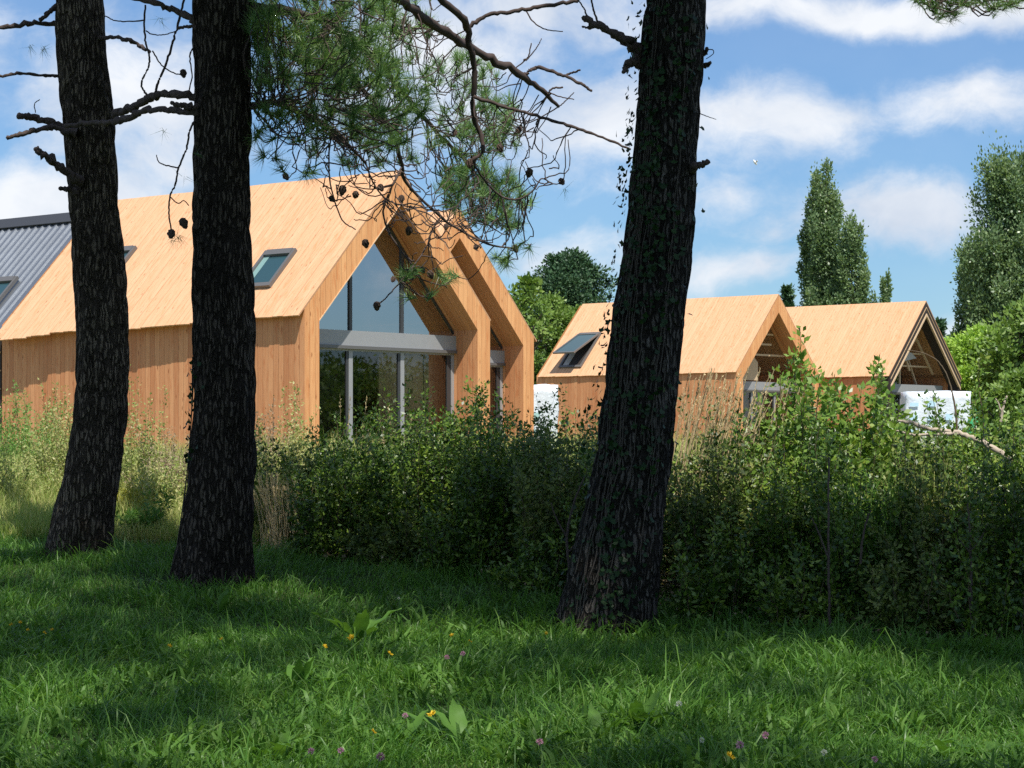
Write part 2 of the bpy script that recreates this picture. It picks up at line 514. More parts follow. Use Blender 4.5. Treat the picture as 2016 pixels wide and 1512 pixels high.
M['far_leaf'] = leaf_mat('woodland_leaf', [(0.07, 0.15, 0.03), (0.15, 0.25, 0.045), (0.25, 0.35, 0.08)], 0.25, 0.45, 0.6)
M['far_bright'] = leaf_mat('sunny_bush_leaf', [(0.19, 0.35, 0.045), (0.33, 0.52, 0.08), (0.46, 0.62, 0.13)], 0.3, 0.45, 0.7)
M['trunk_far'] = plain('far_bark', (0.11, 0.09, 0.07), 0.9, var=0.3)
M['petal_yellow'] = leaf_mat('yellow_petal', [(0.75, 0.50, 0.02), (0.85, 0.62, 0.04)], 0.25)
M['petal_pink'] = leaf_mat('clover_petal', [(0.42, 0.19, 0.30), (0.66, 0.40, 0.52)], 0.25)
M['petal_white'] = leaf_mat('white_petal', [(0.70, 0.70, 0.58), (0.85, 0.84, 0.76)], 0.25)
M['flower_stem'] = plain('flower_stem', (0.10, 0.18, 0.05), 0.6)
M['white_bird'] = plain('white_feathers', (0.8, 0.8, 0.8), 0.7)


def soil():
    m, t = new_mat('meadow_soil')
    p = t.n('ShaderNodeNewGeometry').outputs['Position']
    n1 = t.noise(p, 1.6, 6)
    n2 = t.noise(p, 22.0, 5)
    c = t.ramp(t.math('ADD', t.math('MULTIPLY', n1, 0.5), t.math('MULTIPLY', n2, 0.5)), [(0.35, (0.022, 0.035, 0.012)), (0.52, (0.04, 0.07, 0.02)), (0.68, (0.10, 0.085, 0.045))])
    y = t.n('ShaderNodeSeparateXYZ', {0: p}).outputs[1]
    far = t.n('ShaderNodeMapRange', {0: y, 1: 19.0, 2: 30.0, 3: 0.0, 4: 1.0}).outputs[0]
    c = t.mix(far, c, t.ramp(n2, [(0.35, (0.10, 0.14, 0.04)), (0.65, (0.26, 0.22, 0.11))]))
    bp = t.n('ShaderNodeBump', {'Strength': 0.8, 'Distance': 0.05, 'Height': n2})
    out(t, t.n('ShaderNodeBsdfPrincipled', {'Base Color': c, 'Roughness': 0.95, 'Specular IOR Level': 0.1, 'Normal': bp.outputs[0]}).outputs[0])
    return m


M['soil'] = soil()

# ------------------------------------------------------------------ ground
xs = np.concatenate([-np.geomspace(1500, 12, 26), np.linspace(-11, 11, 89), np.geomspace(12, 1500, 26)])
ys = np.concatenate([np.linspace(-60, 5, 18), np.linspace(5.4, 30, 120), np.geomspace(31, 2500, 60)])
gx, gy = np.meshgrid(xs, ys)
gv = np.stack([gx, gy, gz(gx, gy)], -1).reshape(-1, 3)
nx, ny = len(xs), len(ys)
ii = np.arange(nx * ny).reshape(ny, nx)
gf = np.stack([ii[:-1, :-1], ii[:-1, 1:], ii[1:, 1:], ii[1:, :-1]], -1).reshape(-1, 4)
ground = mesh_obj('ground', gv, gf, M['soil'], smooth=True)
ground['kind'] = 'structure'

# ------------------------------------------------------------------ houses
W_, L_, E_, RZ = 5.5, 9.4, 2.97, 5.86
KS = (RZ - E_) / (W_ / 2)
PP, VT, DEP = 0.40, 0.64, 0.72
FLOOR = 1.2
HR = math.atan2(0.766, 0.643)
U = Vector((0.643, 0.766, 0))
Vv = Vector((-0.766, 0.643, 0))
EY = Vector((0, 0, EYE))


def roof_hit(px, py, org, rise=0.035):
    """photo pixel -> local (s, t) on the left roof slope of a house at org"""
    d = Vector(((px - CX) / F, 1, (HY - py) / F))
    o = EY - org
    # plane: z - E - KS*s = rise
    a = d.z - KS * d.dot(U)
    b = o.z - E_ - KS * o.dot(U) - rise
    k = -b / a
    p = o + d * k
    return p.dot(U), p.dot(Vv)


nsl = Vector((-KS, 0, 1)).normalized()


def slope_pt(s, t, h):
    return Vector((s, t, E_ + KS * s)) + nsl * h


def board_roof(parent, overhang, side, L=L_, seed=1, name='roof_cladding'):
    mb = MB()
    rg = random.Random(seed)
    bw = 0.145
    n = int(L / bw)
    for i in range(n):
        t0, t1 = i * bw, (i + 1) * bw - 0.004
        o = overhang((t0 + t1) / 2) + rg.uniform(-0.006, 0.006)
        h = 0.032 + rg.uniform(0, 0.005)
        s1 = W_ / 2 + 0.015
        P = [slope_pt(-o, t0, 0.004), slope_pt(s1, t0, 0.004), slope_pt(s1, t1, 0.004), slope_pt(-o, t1, 0.004),
             slope_pt(-o, t0, h), slope_pt(s1, t0, h), slope_pt(s1, t1, h), slope_pt(-o, t1, h)]
        if side > 0:
            P = [Vector((W_ - p.x, p.y, p.z - 0.002)) for p in P]
        mb.hexa(P)
    return mb.build(name, M['roof_wood'], parent)


def slanted_rect(mb, s0, s1, t0, t1, h0, h1, mi=0):
    mb.hexa([slope_pt(s0, t0, h0), slope_pt(s1, t0, h0), slope_pt(s1, t1, h0), slope_pt(s0, t1, h0),
             slope_pt(s0, t0, h1), slope_pt(s1, t0, h1), slope_pt(s1, t1, h1), slope_pt(s0, t1, h1)], mi)


def skylight(parent, s0, s1, t0, t1, is_open=False, base=0.04):
    fr = MB()
    b = 0.07
    slanted_rect(fr, s0, s1, t0, t0 + b, base, base + 0.075)
    slanted_rect(fr, s0, s1, t1 - b, t1, base, base + 0.075)
    slanted_rect(fr, s0, s0 + b, t0 + b, t1 - b, base, base + 0.07)
    slanted_rect(fr, s1 - b * 1.5, s1, t0 + b, t1 - b, base, base + 0.09)
    root = fr.build('skylight', M['frame_grey'], parent)
    if not is_open:
        mb = MB()
        slanted_rect(mb, s0 + b, s1 - b * 1.5, t0 + b, t1 - b, base, base + 0.03)
        mb.build('glass_pane', M['sky_pane'], root)
        mb = MB()
        slanted_rect(mb, s0 + b, s1 - b * 1.5, t1 - b - 0.15, t1 - b, base + 0.032, base + 0.036)
        mb.build('lining_strip', M['pane_light'], root)  # pale strip laid on the opaque pane for the lining seen behind it
    else:
        mb = MB()
        slanted_rect(mb, s0 + b, s1 - b * 1.5, t0 + b, t1 - b, base, base + 0.01)
        mb.build('dark_hole_sheet', M['dark_mem'], root)  # dark sheet on the uncut roof, standing in for the hole's shade
        mb = MB()
        slanted_rect(mb, s0 + b, s0 + (s1 - s0) * 0.5, t1 - b - 0.32, t1 - b - 0.05, base + 0.014, base + 0.03)
        mb.build('lining', M['plasterboard'], root)
        # the sash, swung out about its middle
        sm = s1 - b
        pv = slope_pt(sm, 0, base + 0.06)
        ta = math.atan(KS) - R(20)
        dv = Vector((math.cos(ta), 0, math.sin(ta)))
        nv = Vector((-math.sin(ta), 0, math.cos(ta)))
        hl = (s1 - s0) / math.cos(math.atan(KS)) * 0.94

        def sp(a, t, h):
            return Vector((pv.x, t, pv.z)) + dv * a + nv * h

        def srect(m_, a0, a1, u0, u1, h0, h1):
            m_.hexa([sp(a0, u0, h0), sp(a1, u0, h0), sp(a1, u1, h0), sp(a0, u1, h0), sp(a0, u0, h1), sp(a1, u0, h1), sp(a1, u1, h1), sp(a0, u1, h1)])
        sf = MB()
        srect(sf, -hl, 0.0, t0 + 0.02, t0 + 0.09, 0, 0.06)
        srect(sf, -hl, 0.0, t1 - 0.09, t1 - 0.02, 0, 0.06)
        srect(sf, -hl, -hl + 0.08, t0 + 0.09, t1 - 0.09, 0, 0.055)
        srect(sf, -0.08, 0.0, t0 + 0.09, t1 - 0.09, 0, 0.055)
        sf.build('sash', M['frame_grey'], root)
        pn = MB()
        srect(pn, -hl + 0.08, -0.08, t0 + 0.09, t1 - 0.09, 0.02, 0.035)
        pn.build('glass_pane', M['sky_pane'], root)
    return root


def inner_z(s, vt=VT):
    return E_ + KS * min(s, W_ - s) - vt


def gable_frame(parent, mats, p=PP, vt=VT, dep=DEP, name='gable_frame', t0=0.0):
    mb = MB()
    zb = -0.35
    zi = inner_z(p, vt)
    out_ = [(0, zb), (0, E_), (W_ / 2, RZ), (W_, E_), (W_, zb)]
    inn = [(p, zb), (p, zi), (W_ / 2, RZ - vt), (W_ - p, zi), (W_ - p, zb)]
    for i in range(4):
        a, b, c, d = out_[i], out_[i + 1], inn[i + 1], inn[i]
        mb.poly([(a[0], t0, a[1]), (d[0], t0, d[1]), (c[0], t0, c[1]), (b[0], t0, b[1])], 0)
        mb.poly([(a[0], dep, a[1]), (b[0], dep, b[1]), (c[0], dep, c[1]), (d[0], dep, d[1])], 0)
        mb.poly([(a[0], t0, a[1]), (b[0], t0, b[1]), (b[0], dep, b[1]), (a[0], dep, a[1])], 1)
        mb.poly([(d[0], t0, d[1]), (d[0], dep, d[1]), (c[0], dep, c[1]), (c[0], t0, c[1])], 1)
    return mb.build(name, mats, parent)


def gable_poly(mb, t, z0, p, mi=0, drop=0.06):
    zi = E_ + KS * p - drop
    mb.poly([(p, t, z0), (W_ - p, t, z0), (W_ - p, t, zi), (W_ / 2, t, RZ - drop), (p, t, zi)], mi)


def walls(parent, t0=DEP):
    mb = MB()
    mb.box(0, 0.15, t0, L_, -0.35, E_ - 0.02)
    mb.build('side_wall', M['wall_wood'], parent)
    mb = MB()
    mb.box(W_ - 0.15, W_, t0, L_, -0.35, E_ - 0.02)
    mb.build('side_wall', M['wall_wood'], parent)
    mb = MB()
    gable_poly(mb, L_, -0.35, 0.0, 0, 0.005)
    gable_poly(mb, L_ - 0.1, -0.35, 0.15, 1)
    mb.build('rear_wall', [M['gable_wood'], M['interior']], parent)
    mb = MB()
    mb.box(0.15, W_ - 0.15, t0, L_ - 0.12, -0.05, 0.0)
    mb.build('floor_slab', M['plasterboard'], parent)


BZ0, BZ1 = 2.30, 2.64


def beam(parent, t=0.60, mat='grey_metal'):
    mb = MB()
    mb.box(PP + 0.003, W_ - PP - 0.003, t, t + 0.14, BZ0, BZ1)
    o = mb.build('lintel_beam', M[mat], parent)
    b2 = MB()
    b2.box(PP + 0.003, W_ - PP - 0.003, t - 0.03, t - 0.002, BZ0 - 0.03, BZ0 + 0.035)
    b2.build('drip_edge', M['frame_grey'], o)
    return o


def lower_door(parent, t=0.66, right_open=False):
    fr = MB()
    x0, x1 = PP + 0.003, W_ - PP - 0.003
    cuts = [x0, 1.96, 3.49, x1]
    fr.box(x0, x0 + 0.05, t, t + 0.07, 0, BZ0 - 0.002)
    fr.box(x1 - 0.09, x1, t, t + 0.07, 0, BZ0 - 0.002)
    for c in cuts[1:3]:
        fr.box(c - 0.055, c + 0.055, t, t + 0.07, 0, BZ0 - 0.002)
    fr.box(x0 + 0.05, x1 - 0.09, t + 0.005, t + 0.065, BZ0 - 0.07, BZ0 - 0.003)
    root = fr.build('sliding_door', M['grey_metal'], parent)
    for a_, b_ in [(c - 0.12, c - 0.057) for c in cuts[1:3]] + [(x1 - 0.21, x1 - 0.092)]:
        st = MB()                               # dark seal beside each post
        st.box(a_, b_, t + 0.012, t + 0.06, 0, BZ0 - 0.075)
        st.build('door_seal', M['frame_dark'], root)
    for i in range(3):
        g = MB()
        g.poly([(cuts[i] + 0.05, t + 0.035, 0.02), (cuts[i + 1] - 0.05, t + 0.035, 0.02), (cuts[i + 1] - 0.05, t + 0.035, BZ0 - 0.06), (cuts[i] + 0.05, t + 0.035, BZ0 - 0.06)])
        g.build('glass_pane', M['glass'], root)
    return root


def upper_window(parent, t=0.66):
    fr = MB()
    cuts = [PP, 1.96, 3.49, W_ - PP]
    for c in cuts[1:3]:
        zt = inner_z(c) - 0.003
        fr.box(c - 0.04, c + 0.04, t, t + 0.06, BZ1 + 0.002, zt - 0.04)
    # sloping edge strips
    for sgn in (0, 1):
        def q(s):
            return s if sgn == 0 else W_ - s
        a, b = PP + 0.003, W_ / 2
        pts = [(q(a), inner_z(a) - 0.004), (q(b), inner_z(b) - 0.004), (q(b), inner_z(b) - 0.07), (q(a), inner_z(a) - 0.07)]
        P = [(x, t + 0.005, z) for x, z in pts] + [(x, t + 0.055, z) for x, z in pts]
        fr.hexa(P)
    root = fr.build('gable_window', M['frame_dark'], parent)
    for i in range(3):
        a, b = cuts[i] + (0.003 if i == 0 else 0.04), cuts[i + 1] - (0.003 if i == 2 else 0.04)
        g = MB()
        pts = [(a, BZ1), (b, BZ1), (b, inner_z(b) - 0.02)]
        if a < W_ / 2 < b:
            pts.append((W_ / 2, inner_z(W_ / 2) - 0.02))
        pts.append((a, inner_z(a) - 0.02))
        g.poly([(x, t + 0.03, z) for x, z in pts])
        g.build('glass_pane', M['glass_up'], root)
    return root


def text_mesh(name, body, size, mat, parent, loc, rz=0.0):
    cu = bpy.data.curves.new(name, 'FONT')
    cu.body = body
    cu.size = size
    ob = bpy.data.objects.new(name, cu)
    COL.objects.link(ob)
    bpy.context.view_layer.update()
    me = bpy.data.meshes.new_from_object(ob.evaluated_get(bpy.context.evaluated_depsgraph_get()))
    bpy.data.objects.remove(ob)
    me.materials.clear()
    me.materials.append(mat)
    o = bpy.data.objects.new(name, me)
    COL.objects.link(o)
    o.parent = parent
    o.location = loc
    o.rotation_euler = (R(90), 0, rz)
    return o


ORG1 = Vector((-4.0, 43.6, FLOOR))
ORG2 = Vector((-3.0, 51.29, FLOOR))
ORG3 = Vector((8.16, 82.0, FLOOR))
ORG4 = Vector((14.38, 86.0, FLOOR))
HG = 'timber-clad gable houses under construction'


def ragged(t):
    a = np.interp(t, [0, 1.7, 1.75, 3.0, 3.1, 4.4, 4.5, 5.4, 5.5, 7.4, 7.45, 8.1, 8.15, 9.0, 9.05, 9.4],
                  [0.15, 0.15, 0.17, 0.19, 0.21, 0.23, 0.25, 0.26, 0.23, 0.25, 0.29, 0.31, 0.34, 0.36, 0.32, 0.32])
    return float(a)


gm = [M['gable_wood'], M['wall_wood']]
# --- house in front
h1 = thing('gable_house', 'large larch-clad house in front with tall glazed gable, behind the two left pine trunks', 'house', ORG1, HR, HG)
gable_frame(h1, gm)
walls(h1)
board_roof(h1, ragged, -1, seed=3)
board_roof(h1, lambda t: 0.015, 1, seed=4)
beam(h1)
lower_door(h1)
vs = MB()
_a, _b = PP, W_ / 2
vs.hexa([(_a, -0.012, inner_z(_a)), (_b, -0.012, inner_z(_b)), (_b, 0.02, inner_z(_b)), (_a, 0.02, inner_z(_a)), (_a, -0.012, inner_z(_a) + 0.022), (_b, -0.012, inner_z(_b) + 0.022), (_b, 0.02, inner_z(_b) + 0.022), (_a, 0.02, inner_z(_a) + 0.022)])
vs.build('edge_trim', M['pale_wood'], h1)
upper_window(h1)
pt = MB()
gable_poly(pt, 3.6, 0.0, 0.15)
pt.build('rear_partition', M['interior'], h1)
pw = MB()
pw.box(3.3, 5.34, 1.15, 1.19, 0.05, 2.62)
part_w = pw.build('interior_wall', M['osb'], h1)
text_mesh('board_lettering', 'INTE', 0.20, M['ink'], part_w, (4.86, 1.144, 1.70))
text_mesh('board_lettering', 'LD', 0.20, M['ink'], part_w, (4.10, 1.144, 1.68))
text_mesh('board_lettering', 'OTE', 0.13, M['ink'], part_w, (4.05, 1.144, 2.22))
for (sx, sz, w1, h1_) in ((4.25, 1.42, 0.07, 0.09), (5.05, 2.12, 0.06, 0.07), (5.2, 1.98, 0.06, 0.05), (4.95, 1.15, 0.08, 0.06), (4.1, 0.98, 1.1, 0.07), (4.66, 0.1, 0.012, 2.4)):
    pb = MB()
    pb.box(sx, sx + w1, 1.135, 1.147, sz, sz + h1_)
    pb.build('wall_mark', M['ink'], part_w)  # dark marks on the board, among them a long band and upright line

s_a, t_a = roof_hit(588, 493, ORG1)
s_b, t_b = roof_hit(531, 566, ORG1)
s_c, t_c = roof_hit(527, 500, ORG1)
skylight(h1, s_b, s_a, min(t_a, t_b), t_c + 0.02)
s_d, t_d = roof_hit(273, 488, ORG1)
skylight(h1, s_d - (s_a - s_b), s_d, t_d, t_d + (t_c - min(t_a, t_b)))

# --- second house behind its right slope
h2 = thing('gable_house', 'second larch-clad house tucked behind the right roof slope of the glazed front house', 'house', ORG2, HR, HG)
gable_frame(h2, gm)
walls(h2)
board_roof(h2, lambda t: 0.12, -1, seed=5)
board_roof(h2, lambda t: 0.16 if 0.1 < t < 1.2 else 0.1, 1, seed=6)
beam(h2)
lower_door(h2)
upper_window(h2)
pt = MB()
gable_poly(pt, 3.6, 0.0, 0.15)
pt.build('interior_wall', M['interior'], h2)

# --- third house, behind the ivy trunk
h3 = thing('gable_house', 'distant larch-clad house with an open roof window, passing behind the ivy-covered trunk', 'house', ORG3, HR, HG)
gable_frame(h3, gm)
walls(h3)
board_roof(h3, lambda t: 0.06, -1, seed=8)
board_roof(h3, lambda t: 0.06, 1, seed=9)
beam(h3)
lower_door(h3)
pt = MB()
gable_poly(pt, 3.2, 0.0, 0.15)
pt.build('interior_wall', M['osb'], h3)
sl = MB()
for z_, a_, b_ in ((3.62, 1.1, 4.4), (4.02, 1.5, 3.4), (4.40, 1.8, 3.7), (4.74, 2.1, 3.4)):
    sl.box(a_, b_, 0.74, 0.80, z_, z_ + 0.07)
sl.build('collar_tie', M['pale_wood'], h3)
pn = MB()
pn.box(PP + 0.45, 2.35, 0.66, 0.70, BZ1 + 0.05, 3.35)
pn.poly([(PP + 0.45, 0.66, 3.352), (2.35, 0.66, 3.352), (1.6, 0.66, 3.95), (PP + 0.9, 0.66, 3.6)])
pn.build('sheathing_panel', M['pale_wood'], h3)
s_a, t_a = roof_hit(1192, 656, ORG3)
s_b, t_b = roof_hit(1139, 724, ORG3)
s_c, t_c = roof_hit(1101, 726, ORG3)
skylight(h3, s_b, s_a, (t_a + t_b) / 2, t_c, True)

# --- farthest house with an unfinished gable
h4 = thing('gable_house', 'farthest larch-clad house at right, its gable still an open dark frame with bare rafters', 'house', ORG4, HR, HG)
gable_frame(h4, [M['dark_mem'], M['dark_mem']], p=0.16, vt=0.46, dep=0.5)
walls(h4, 0.5)
board_roof(h4, lambda t: 0.08, -1, seed=12)
board_roof(h4, lambda t: 0.08, 1, seed=13)
rf = MB()
for vt_, y_, th, mi in ((0.56, -0.03, 0.10, 0), (0.24, -0.015, 0.035, 1)):
    for sg in (0, 1):
        a, b = (0.05, E_ + KS * 0.05 - vt_), (W_ / 2, RZ - vt_)
        q = lambda s: s if sg == 0 else W_ - s
        P = []
        for yy in (y_, y_ + 0.05 if vt_ < 0.4 else y_ + 0.08):
            P += [(q(a[0]), yy, a[1]), (q(b[0]), yy, b[1]), (q(b[0]), yy, b[1] + th), (q(a[0]), yy, a[1] + th)]
        rf.hexa(P, mi)
rf.build('barge_rafter', [M['pale_wood'], M['osb']], h4)
ct = MB()
ct.bar((0.75, 0.85, 3.1), (2.7, 0.85, 5.15), 0.06, 0.09)
ct.bar((4.75, 0.85, 3.1), (2.8, 0.85, 5.15), 0.06, 0.09)
for z_ in (3.35, 3.85, 4.35, 4.8):
    hw = (RZ - 0.55 - z_) / KS
    ct.box(W_ / 2 - hw * 0.5, W_ / 2 + hw, 0.9, 0.96, z_, z_ + 0.06)
for a_, b_ in (((2.2, 0.9, 4.5), (3.0, 0.9, 3.2)), ((3.2, 1.2, 4.0), (4.1, 1.2, 2.6)), ((1.9, 0.7, 2.64), (1.9, 0.7, 4.4))):
    ct.bar(a_, b_, 0.07, 0.07)
ct.build('roof_truss', M['pale_wood'], h4)
beam(h4)
lower_door(h4)
pt = MB()
gable_poly(pt, 2.6, 0.0, 0.15)
pt.build('interior_wall', M['dark_mem'], h4)
gp = MB()
gp.poly([(0.55, 0.66, BZ1 + 0.02), (1.8, 0.66, BZ1 + 0.02), (1.8, 0.66, 3.9), (1.35, 0.66, 3.75), (0.55, 0.66, inner_z(0.55, 0.45))])
gp.build('glass_pane', M['glass'], h4)
gp = MB()
for z_ in (3.15, 3.45):
    gp.box(0.75, 1.75, 1.2, 1.25, z_, z_ + 0.09)
gp.build('insulation_roll', M['pane_light'], h4)
for q_ in ([(2.35, 0.85, 4.55), (2.95, 0.85, 4.5), (2.7, 0.85, 4.95), (2.5, 0.85, 5.0)], [(2.4, 0.8, 3.55), (3.4, 0.8, 3.7), (3.0, 0.8, 3.9), (2.55, 0.8, 3.95)]):
    sh = MB()
    sh.poly(q_)
    sh.poly([(a_ + 0.01, b_ + 0.02, c_) for a_, b_, c_ in q_[::-1]])
    sh.build('plastic_sheet', M['plasterboard'], h4)


# --- wing with the bare metal roof, left of the front house
mw = thing('metal_roofed_house', 'unfinished house with ribbed grey metal roof and dark walls at the far left edge', 'house', ORG1 + Vv * (L_ + 0.06), HR, HG)
LM = 9.0
DZ = -0.20


def mpt(s, t, h):
    return slope_pt(s, t, h) + Vector((0, 0, DZ))


rt = MB()
nr = int(LM / 0.25)
prof = [(0.0, 0.0), (0.165, 0.0), (0.18, 0.028), (0.235, 0.028), (0.25, 0.0)]
for i in range(nr):
    for (a, ha), (b, hb) in zip(prof[:-1], prof[1:]):
        t0, t1 = i * 0.25 + a, i * 0.25 + b
        rt.poly([mpt(-0.12, t0, ha), mpt(W_ / 2, t0, ha), mpt(W_ / 2, t1, hb), mpt(-0.12, t1, hb)])
        q = [mpt(-0.12, t0, ha), mpt(-0.12, t1, hb), mpt(W_ / 2, t1, hb), mpt(W_ / 2, t0, ha)]
        rt.poly([Vector((W_ - p.x, p.y, p.z)) for p in q])
mroof = rt.build('metal_roof', M['roof_metal'], mw)
rc = MB()
for sg in (0, 1):
    P = [mpt(W_ / 2 - 0.22, 0, 0.05), mpt(W_ / 2, 0, 0.05), mpt(W_ / 2, LM, 0.05), mpt(W_ / 2 - 0.22, LM, 0.05),
         mpt(W_ / 2 - 0.22, 0, 0.075), mpt(W_ / 2, 0, 0.085), mpt(W_ / 2, LM, 0.085), mpt(W_ / 2 - 0.22, LM, 0.075)]
    rc.hexa([Vector((W_ - p.x, p.y, p.z)) for p in P] if sg else P)
rc.build('ridge_cap', M['frame_dark'], mroof)
fl = MB()                                       # edge flashing against the clad roof
P = [mpt(-0.14, -0.05, 0.05), mpt(W_ / 2, -0.05, 0.05), mpt(W_ / 2, 0.22, 0.05), mpt(-0.14, 0.22, 0.05),
     mpt(-0.14, -0.05, 0.07), mpt(W_ / 2, -0.05, 0.07), mpt(W_ / 2, 0.22, 0.07), mpt(-0.14, 0.22, 0.07)]
fl.hexa(P)
fl.build('edge_flashing', M['roof_metal'], mroof)
wl = MB()
wl.box(0.02, 0.16, 0.0, LM, -0.35, E_ + DZ - 0.02)
wl.box(W_ - 0.16, W_ - 0.02, 0.0, LM, -0.35, E_ + DZ - 0.02)
gable_poly(wl, LM, -0.35, 0.0, 0, 0.3)
wl.build('side_wall', M['dark_mem'], mw)
bt = MB()
for z_ in (0.35, 0.75, 1.15, 1.55, 1.95, 2.35):
    bt.box(-0.03, 0.018, 0.0, LM, z_, z_ + 0.035)
bt.build('wall_batten', M['pale_wood'], mw)
for t_ in (0.42, 3.4, 6.4):
    ps = MB()
    ps.box(-0.09, -0.032, t_, t_ + 0.09, -0.35, E_ + DZ - 0.03)
    ps.build('white_post', M['plasterboard'], mw)
s_a, t_a = roof_hit(44, 551, ORG1, DZ)
s_b, t_b = roof_hit(4, 606, ORG1, DZ)
skr = skylight(mw, s_b - 0.25, s_a, t_a - L_, t_a - L_ + 0.8, base=0.05)
skr.location.z += DZ
del skr

# ------------------------------------------------------------------ stacked building material
def pallet(loc, wx, wy, h, label, rz, blue=False):
    t = thing('wrapped_pallet', label, 'pallet', loc, rz, 'plastic-wrapped building material')
    bm = bmesh.new()
    bmesh.ops.create_cube(bm, size=1.0)
    bmesh.ops.subdivide_edges(bm, edges=bm.edges[:], cuts=7, use_grid_fill=True)
    for v in bm.verts:
        n = Vector((noise.noise(v.co * 4 + Vector((h, 0, 3))), noise.noise(v.co * 4 + Vector((9, h, 0))), noise.noise(v.co * 3.5 + Vector((2, 7, h)))))
        z01 = v.co.z + 0.5
        k = 1.0 + 0.012 * math.cos(z01 * 5 * 2 * math.pi)
        c = v.co.copy()
        # soften the vertical corners
        rr = max(abs(c.x), abs(c.y))
        ll = math.hypot(c.x, c.y)
        f = 1 - 0.10 * max(0, ll / max(rr, 1e-6) - 1)
        v.co = Vector((c.x * f * k * wx + n.x * 0.04, c.y * f * k * wy + n.y * 0.04, 0.14 + z01 * (h - 0.14) + n.z * 0.05 * z01))
    me = bpy.data.meshes.new('wrapping')
    bm.to_mesh(me)
    bm.free()
    me.materials.append(M['white_wrap'])
    for p in me.polygons:
        p.use_smooth = True
    o = bpy.data.objects.new('wrapping', me)
    COL.objects.link(o)
    o.parent = t
    b = MB()
    for k in range(3):
        b.box(-wx / 2, wx / 2, -wy / 2 + k * (wy - 0.1) / 2, -wy / 2 + 0.1 + k * (wy - 0.1) / 2, 0.0, 0.10)
    for k in range(5):
        b.box(-wx / 2 + k * (wx - 0.1) / 4, -wx / 2 + 0.1 + k * (wx - 0.1) / 4, -wy / 2, wy / 2, 0.102, 0.125)
    b.build('pallet_base', M['pale_wood'], t)
    rg = random.Random(int(h * 100))
    rows = int(h / 0.42)
    for r_ in range(rows):
        for c_ in range(max(1, int(wx / 0.55))):
            x = -wx / 2 + 0.12 + c_ * 0.55
            z = 0.28 + r_ * 0.42
            if rg.random() < 0.75:
                pr = MB()
                pr.box(x, x + rg.uniform(0.12, 0.3), -wy / 2 - 0.055, -wy / 2 - 0.042, z, z + rg.uniform(0.10, 0.20))
                pr.build('printed_patch', M['wrap_blue'] if blue else M['wrap_print'], t)
    return t


p1 = at(1062, 800, 62.0)
pallet((p1.x, 62.0, float(gz(p1.x, 62))), 0.95, 1.0, 2.02, 'tall white wrapped stack standing between the front houses and the ivy trunk', 0.1)
p2 = at(1842, 800, 70.0)
pallet((p2.x, 70.0, float(gz(p2.x, 70))), 2.05, 1.1, 2.0, 'wide white and pale blue wrapped stack below the open dark gable at right', 0.0, True)
p3 = at(1917, 830, 66.0)
gb = thing('green_sack', 'bright green plastic sack standing at the right end of the wide white stack', 'sack', (p3.x, 66, float(gz(p3.x, 66))))
P_ = []
for k, (z, r_) in enumerate(((0, 0.20), (0.3, 0.24), (0.6, 0.22), (0.9, 0.17), (1.1, 0.08), (1.2, 0.11))):
    P_.append((0.03 * math.sin(k * 2.1), 0, z + 0.2))
rr_ = [[0.20, 0.24, 0.22, 0.17, 0.06, 0.10]]
v_, f_ = tubes([P_], rr_, 12)
mesh_obj('sack_body', v_, f_, M['green_plastic'], gb, smooth=True)
v_, f_ = tubes([[(0, 0, 1.27), (0.01, 0, 1.30), (0.01, 0, 1.33)]], [[0.075, 0.08, 0.075]], 10)
mesh_obj('neck_tie', v_, f_, M['frame_dark'], gb)

# ------------------------------------------------------------------ pine trunks
TR1 = dict(Y=19.0, rows=[(-60, 110, 196), (0, 110, 203), (100, 115, 207), (174, 121, 217), (260, 127, 227), (350, 135, 229), (437, 139, 234), (500, 142, 245), (590, 149, 250),
                         (690, 153, 252), (800, 148, 251), (900, 132, 241), (1000, 111, 228), (1060, 94, 221), (1095, 84, 219), (1125, 78, 220)])
TR2 = dict(Y=17.4, rows=[(-60, 377, 493), (0, 378, 495), (150, 384, 491), (260, 382, 493), (350, 384, 490), (450, 380, 491), (540, 378, 497), (650, 382, 500), (780, 382, 502),
                         (860, 378, 502), (930, 372, 500), (1000, 363, 498), (1060, 354, 494), (1130, 344, 492), (1165, 338, 494)])
TR3 = dict(Y=15.4, rows=[(-60, 1277, 1392), (0, 1275, 1388), (90, 1263, 1384), (180, 1259, 1376), (270, 1250, 1372), (360, 1240, 1367), (445, 1234, 1365), (480, 1228, 1362),
                         (550, 1218, 1355), (620, 1207, 1349), (700, 1199, 1340), (800, 1187, 1331), (900, 1175, 1322), (1000, 1150, 1306), (1100, 1127, 1300), (1200, 1103, 1288), (1250, 1092, 1285), (1290, 1084, 1284)])


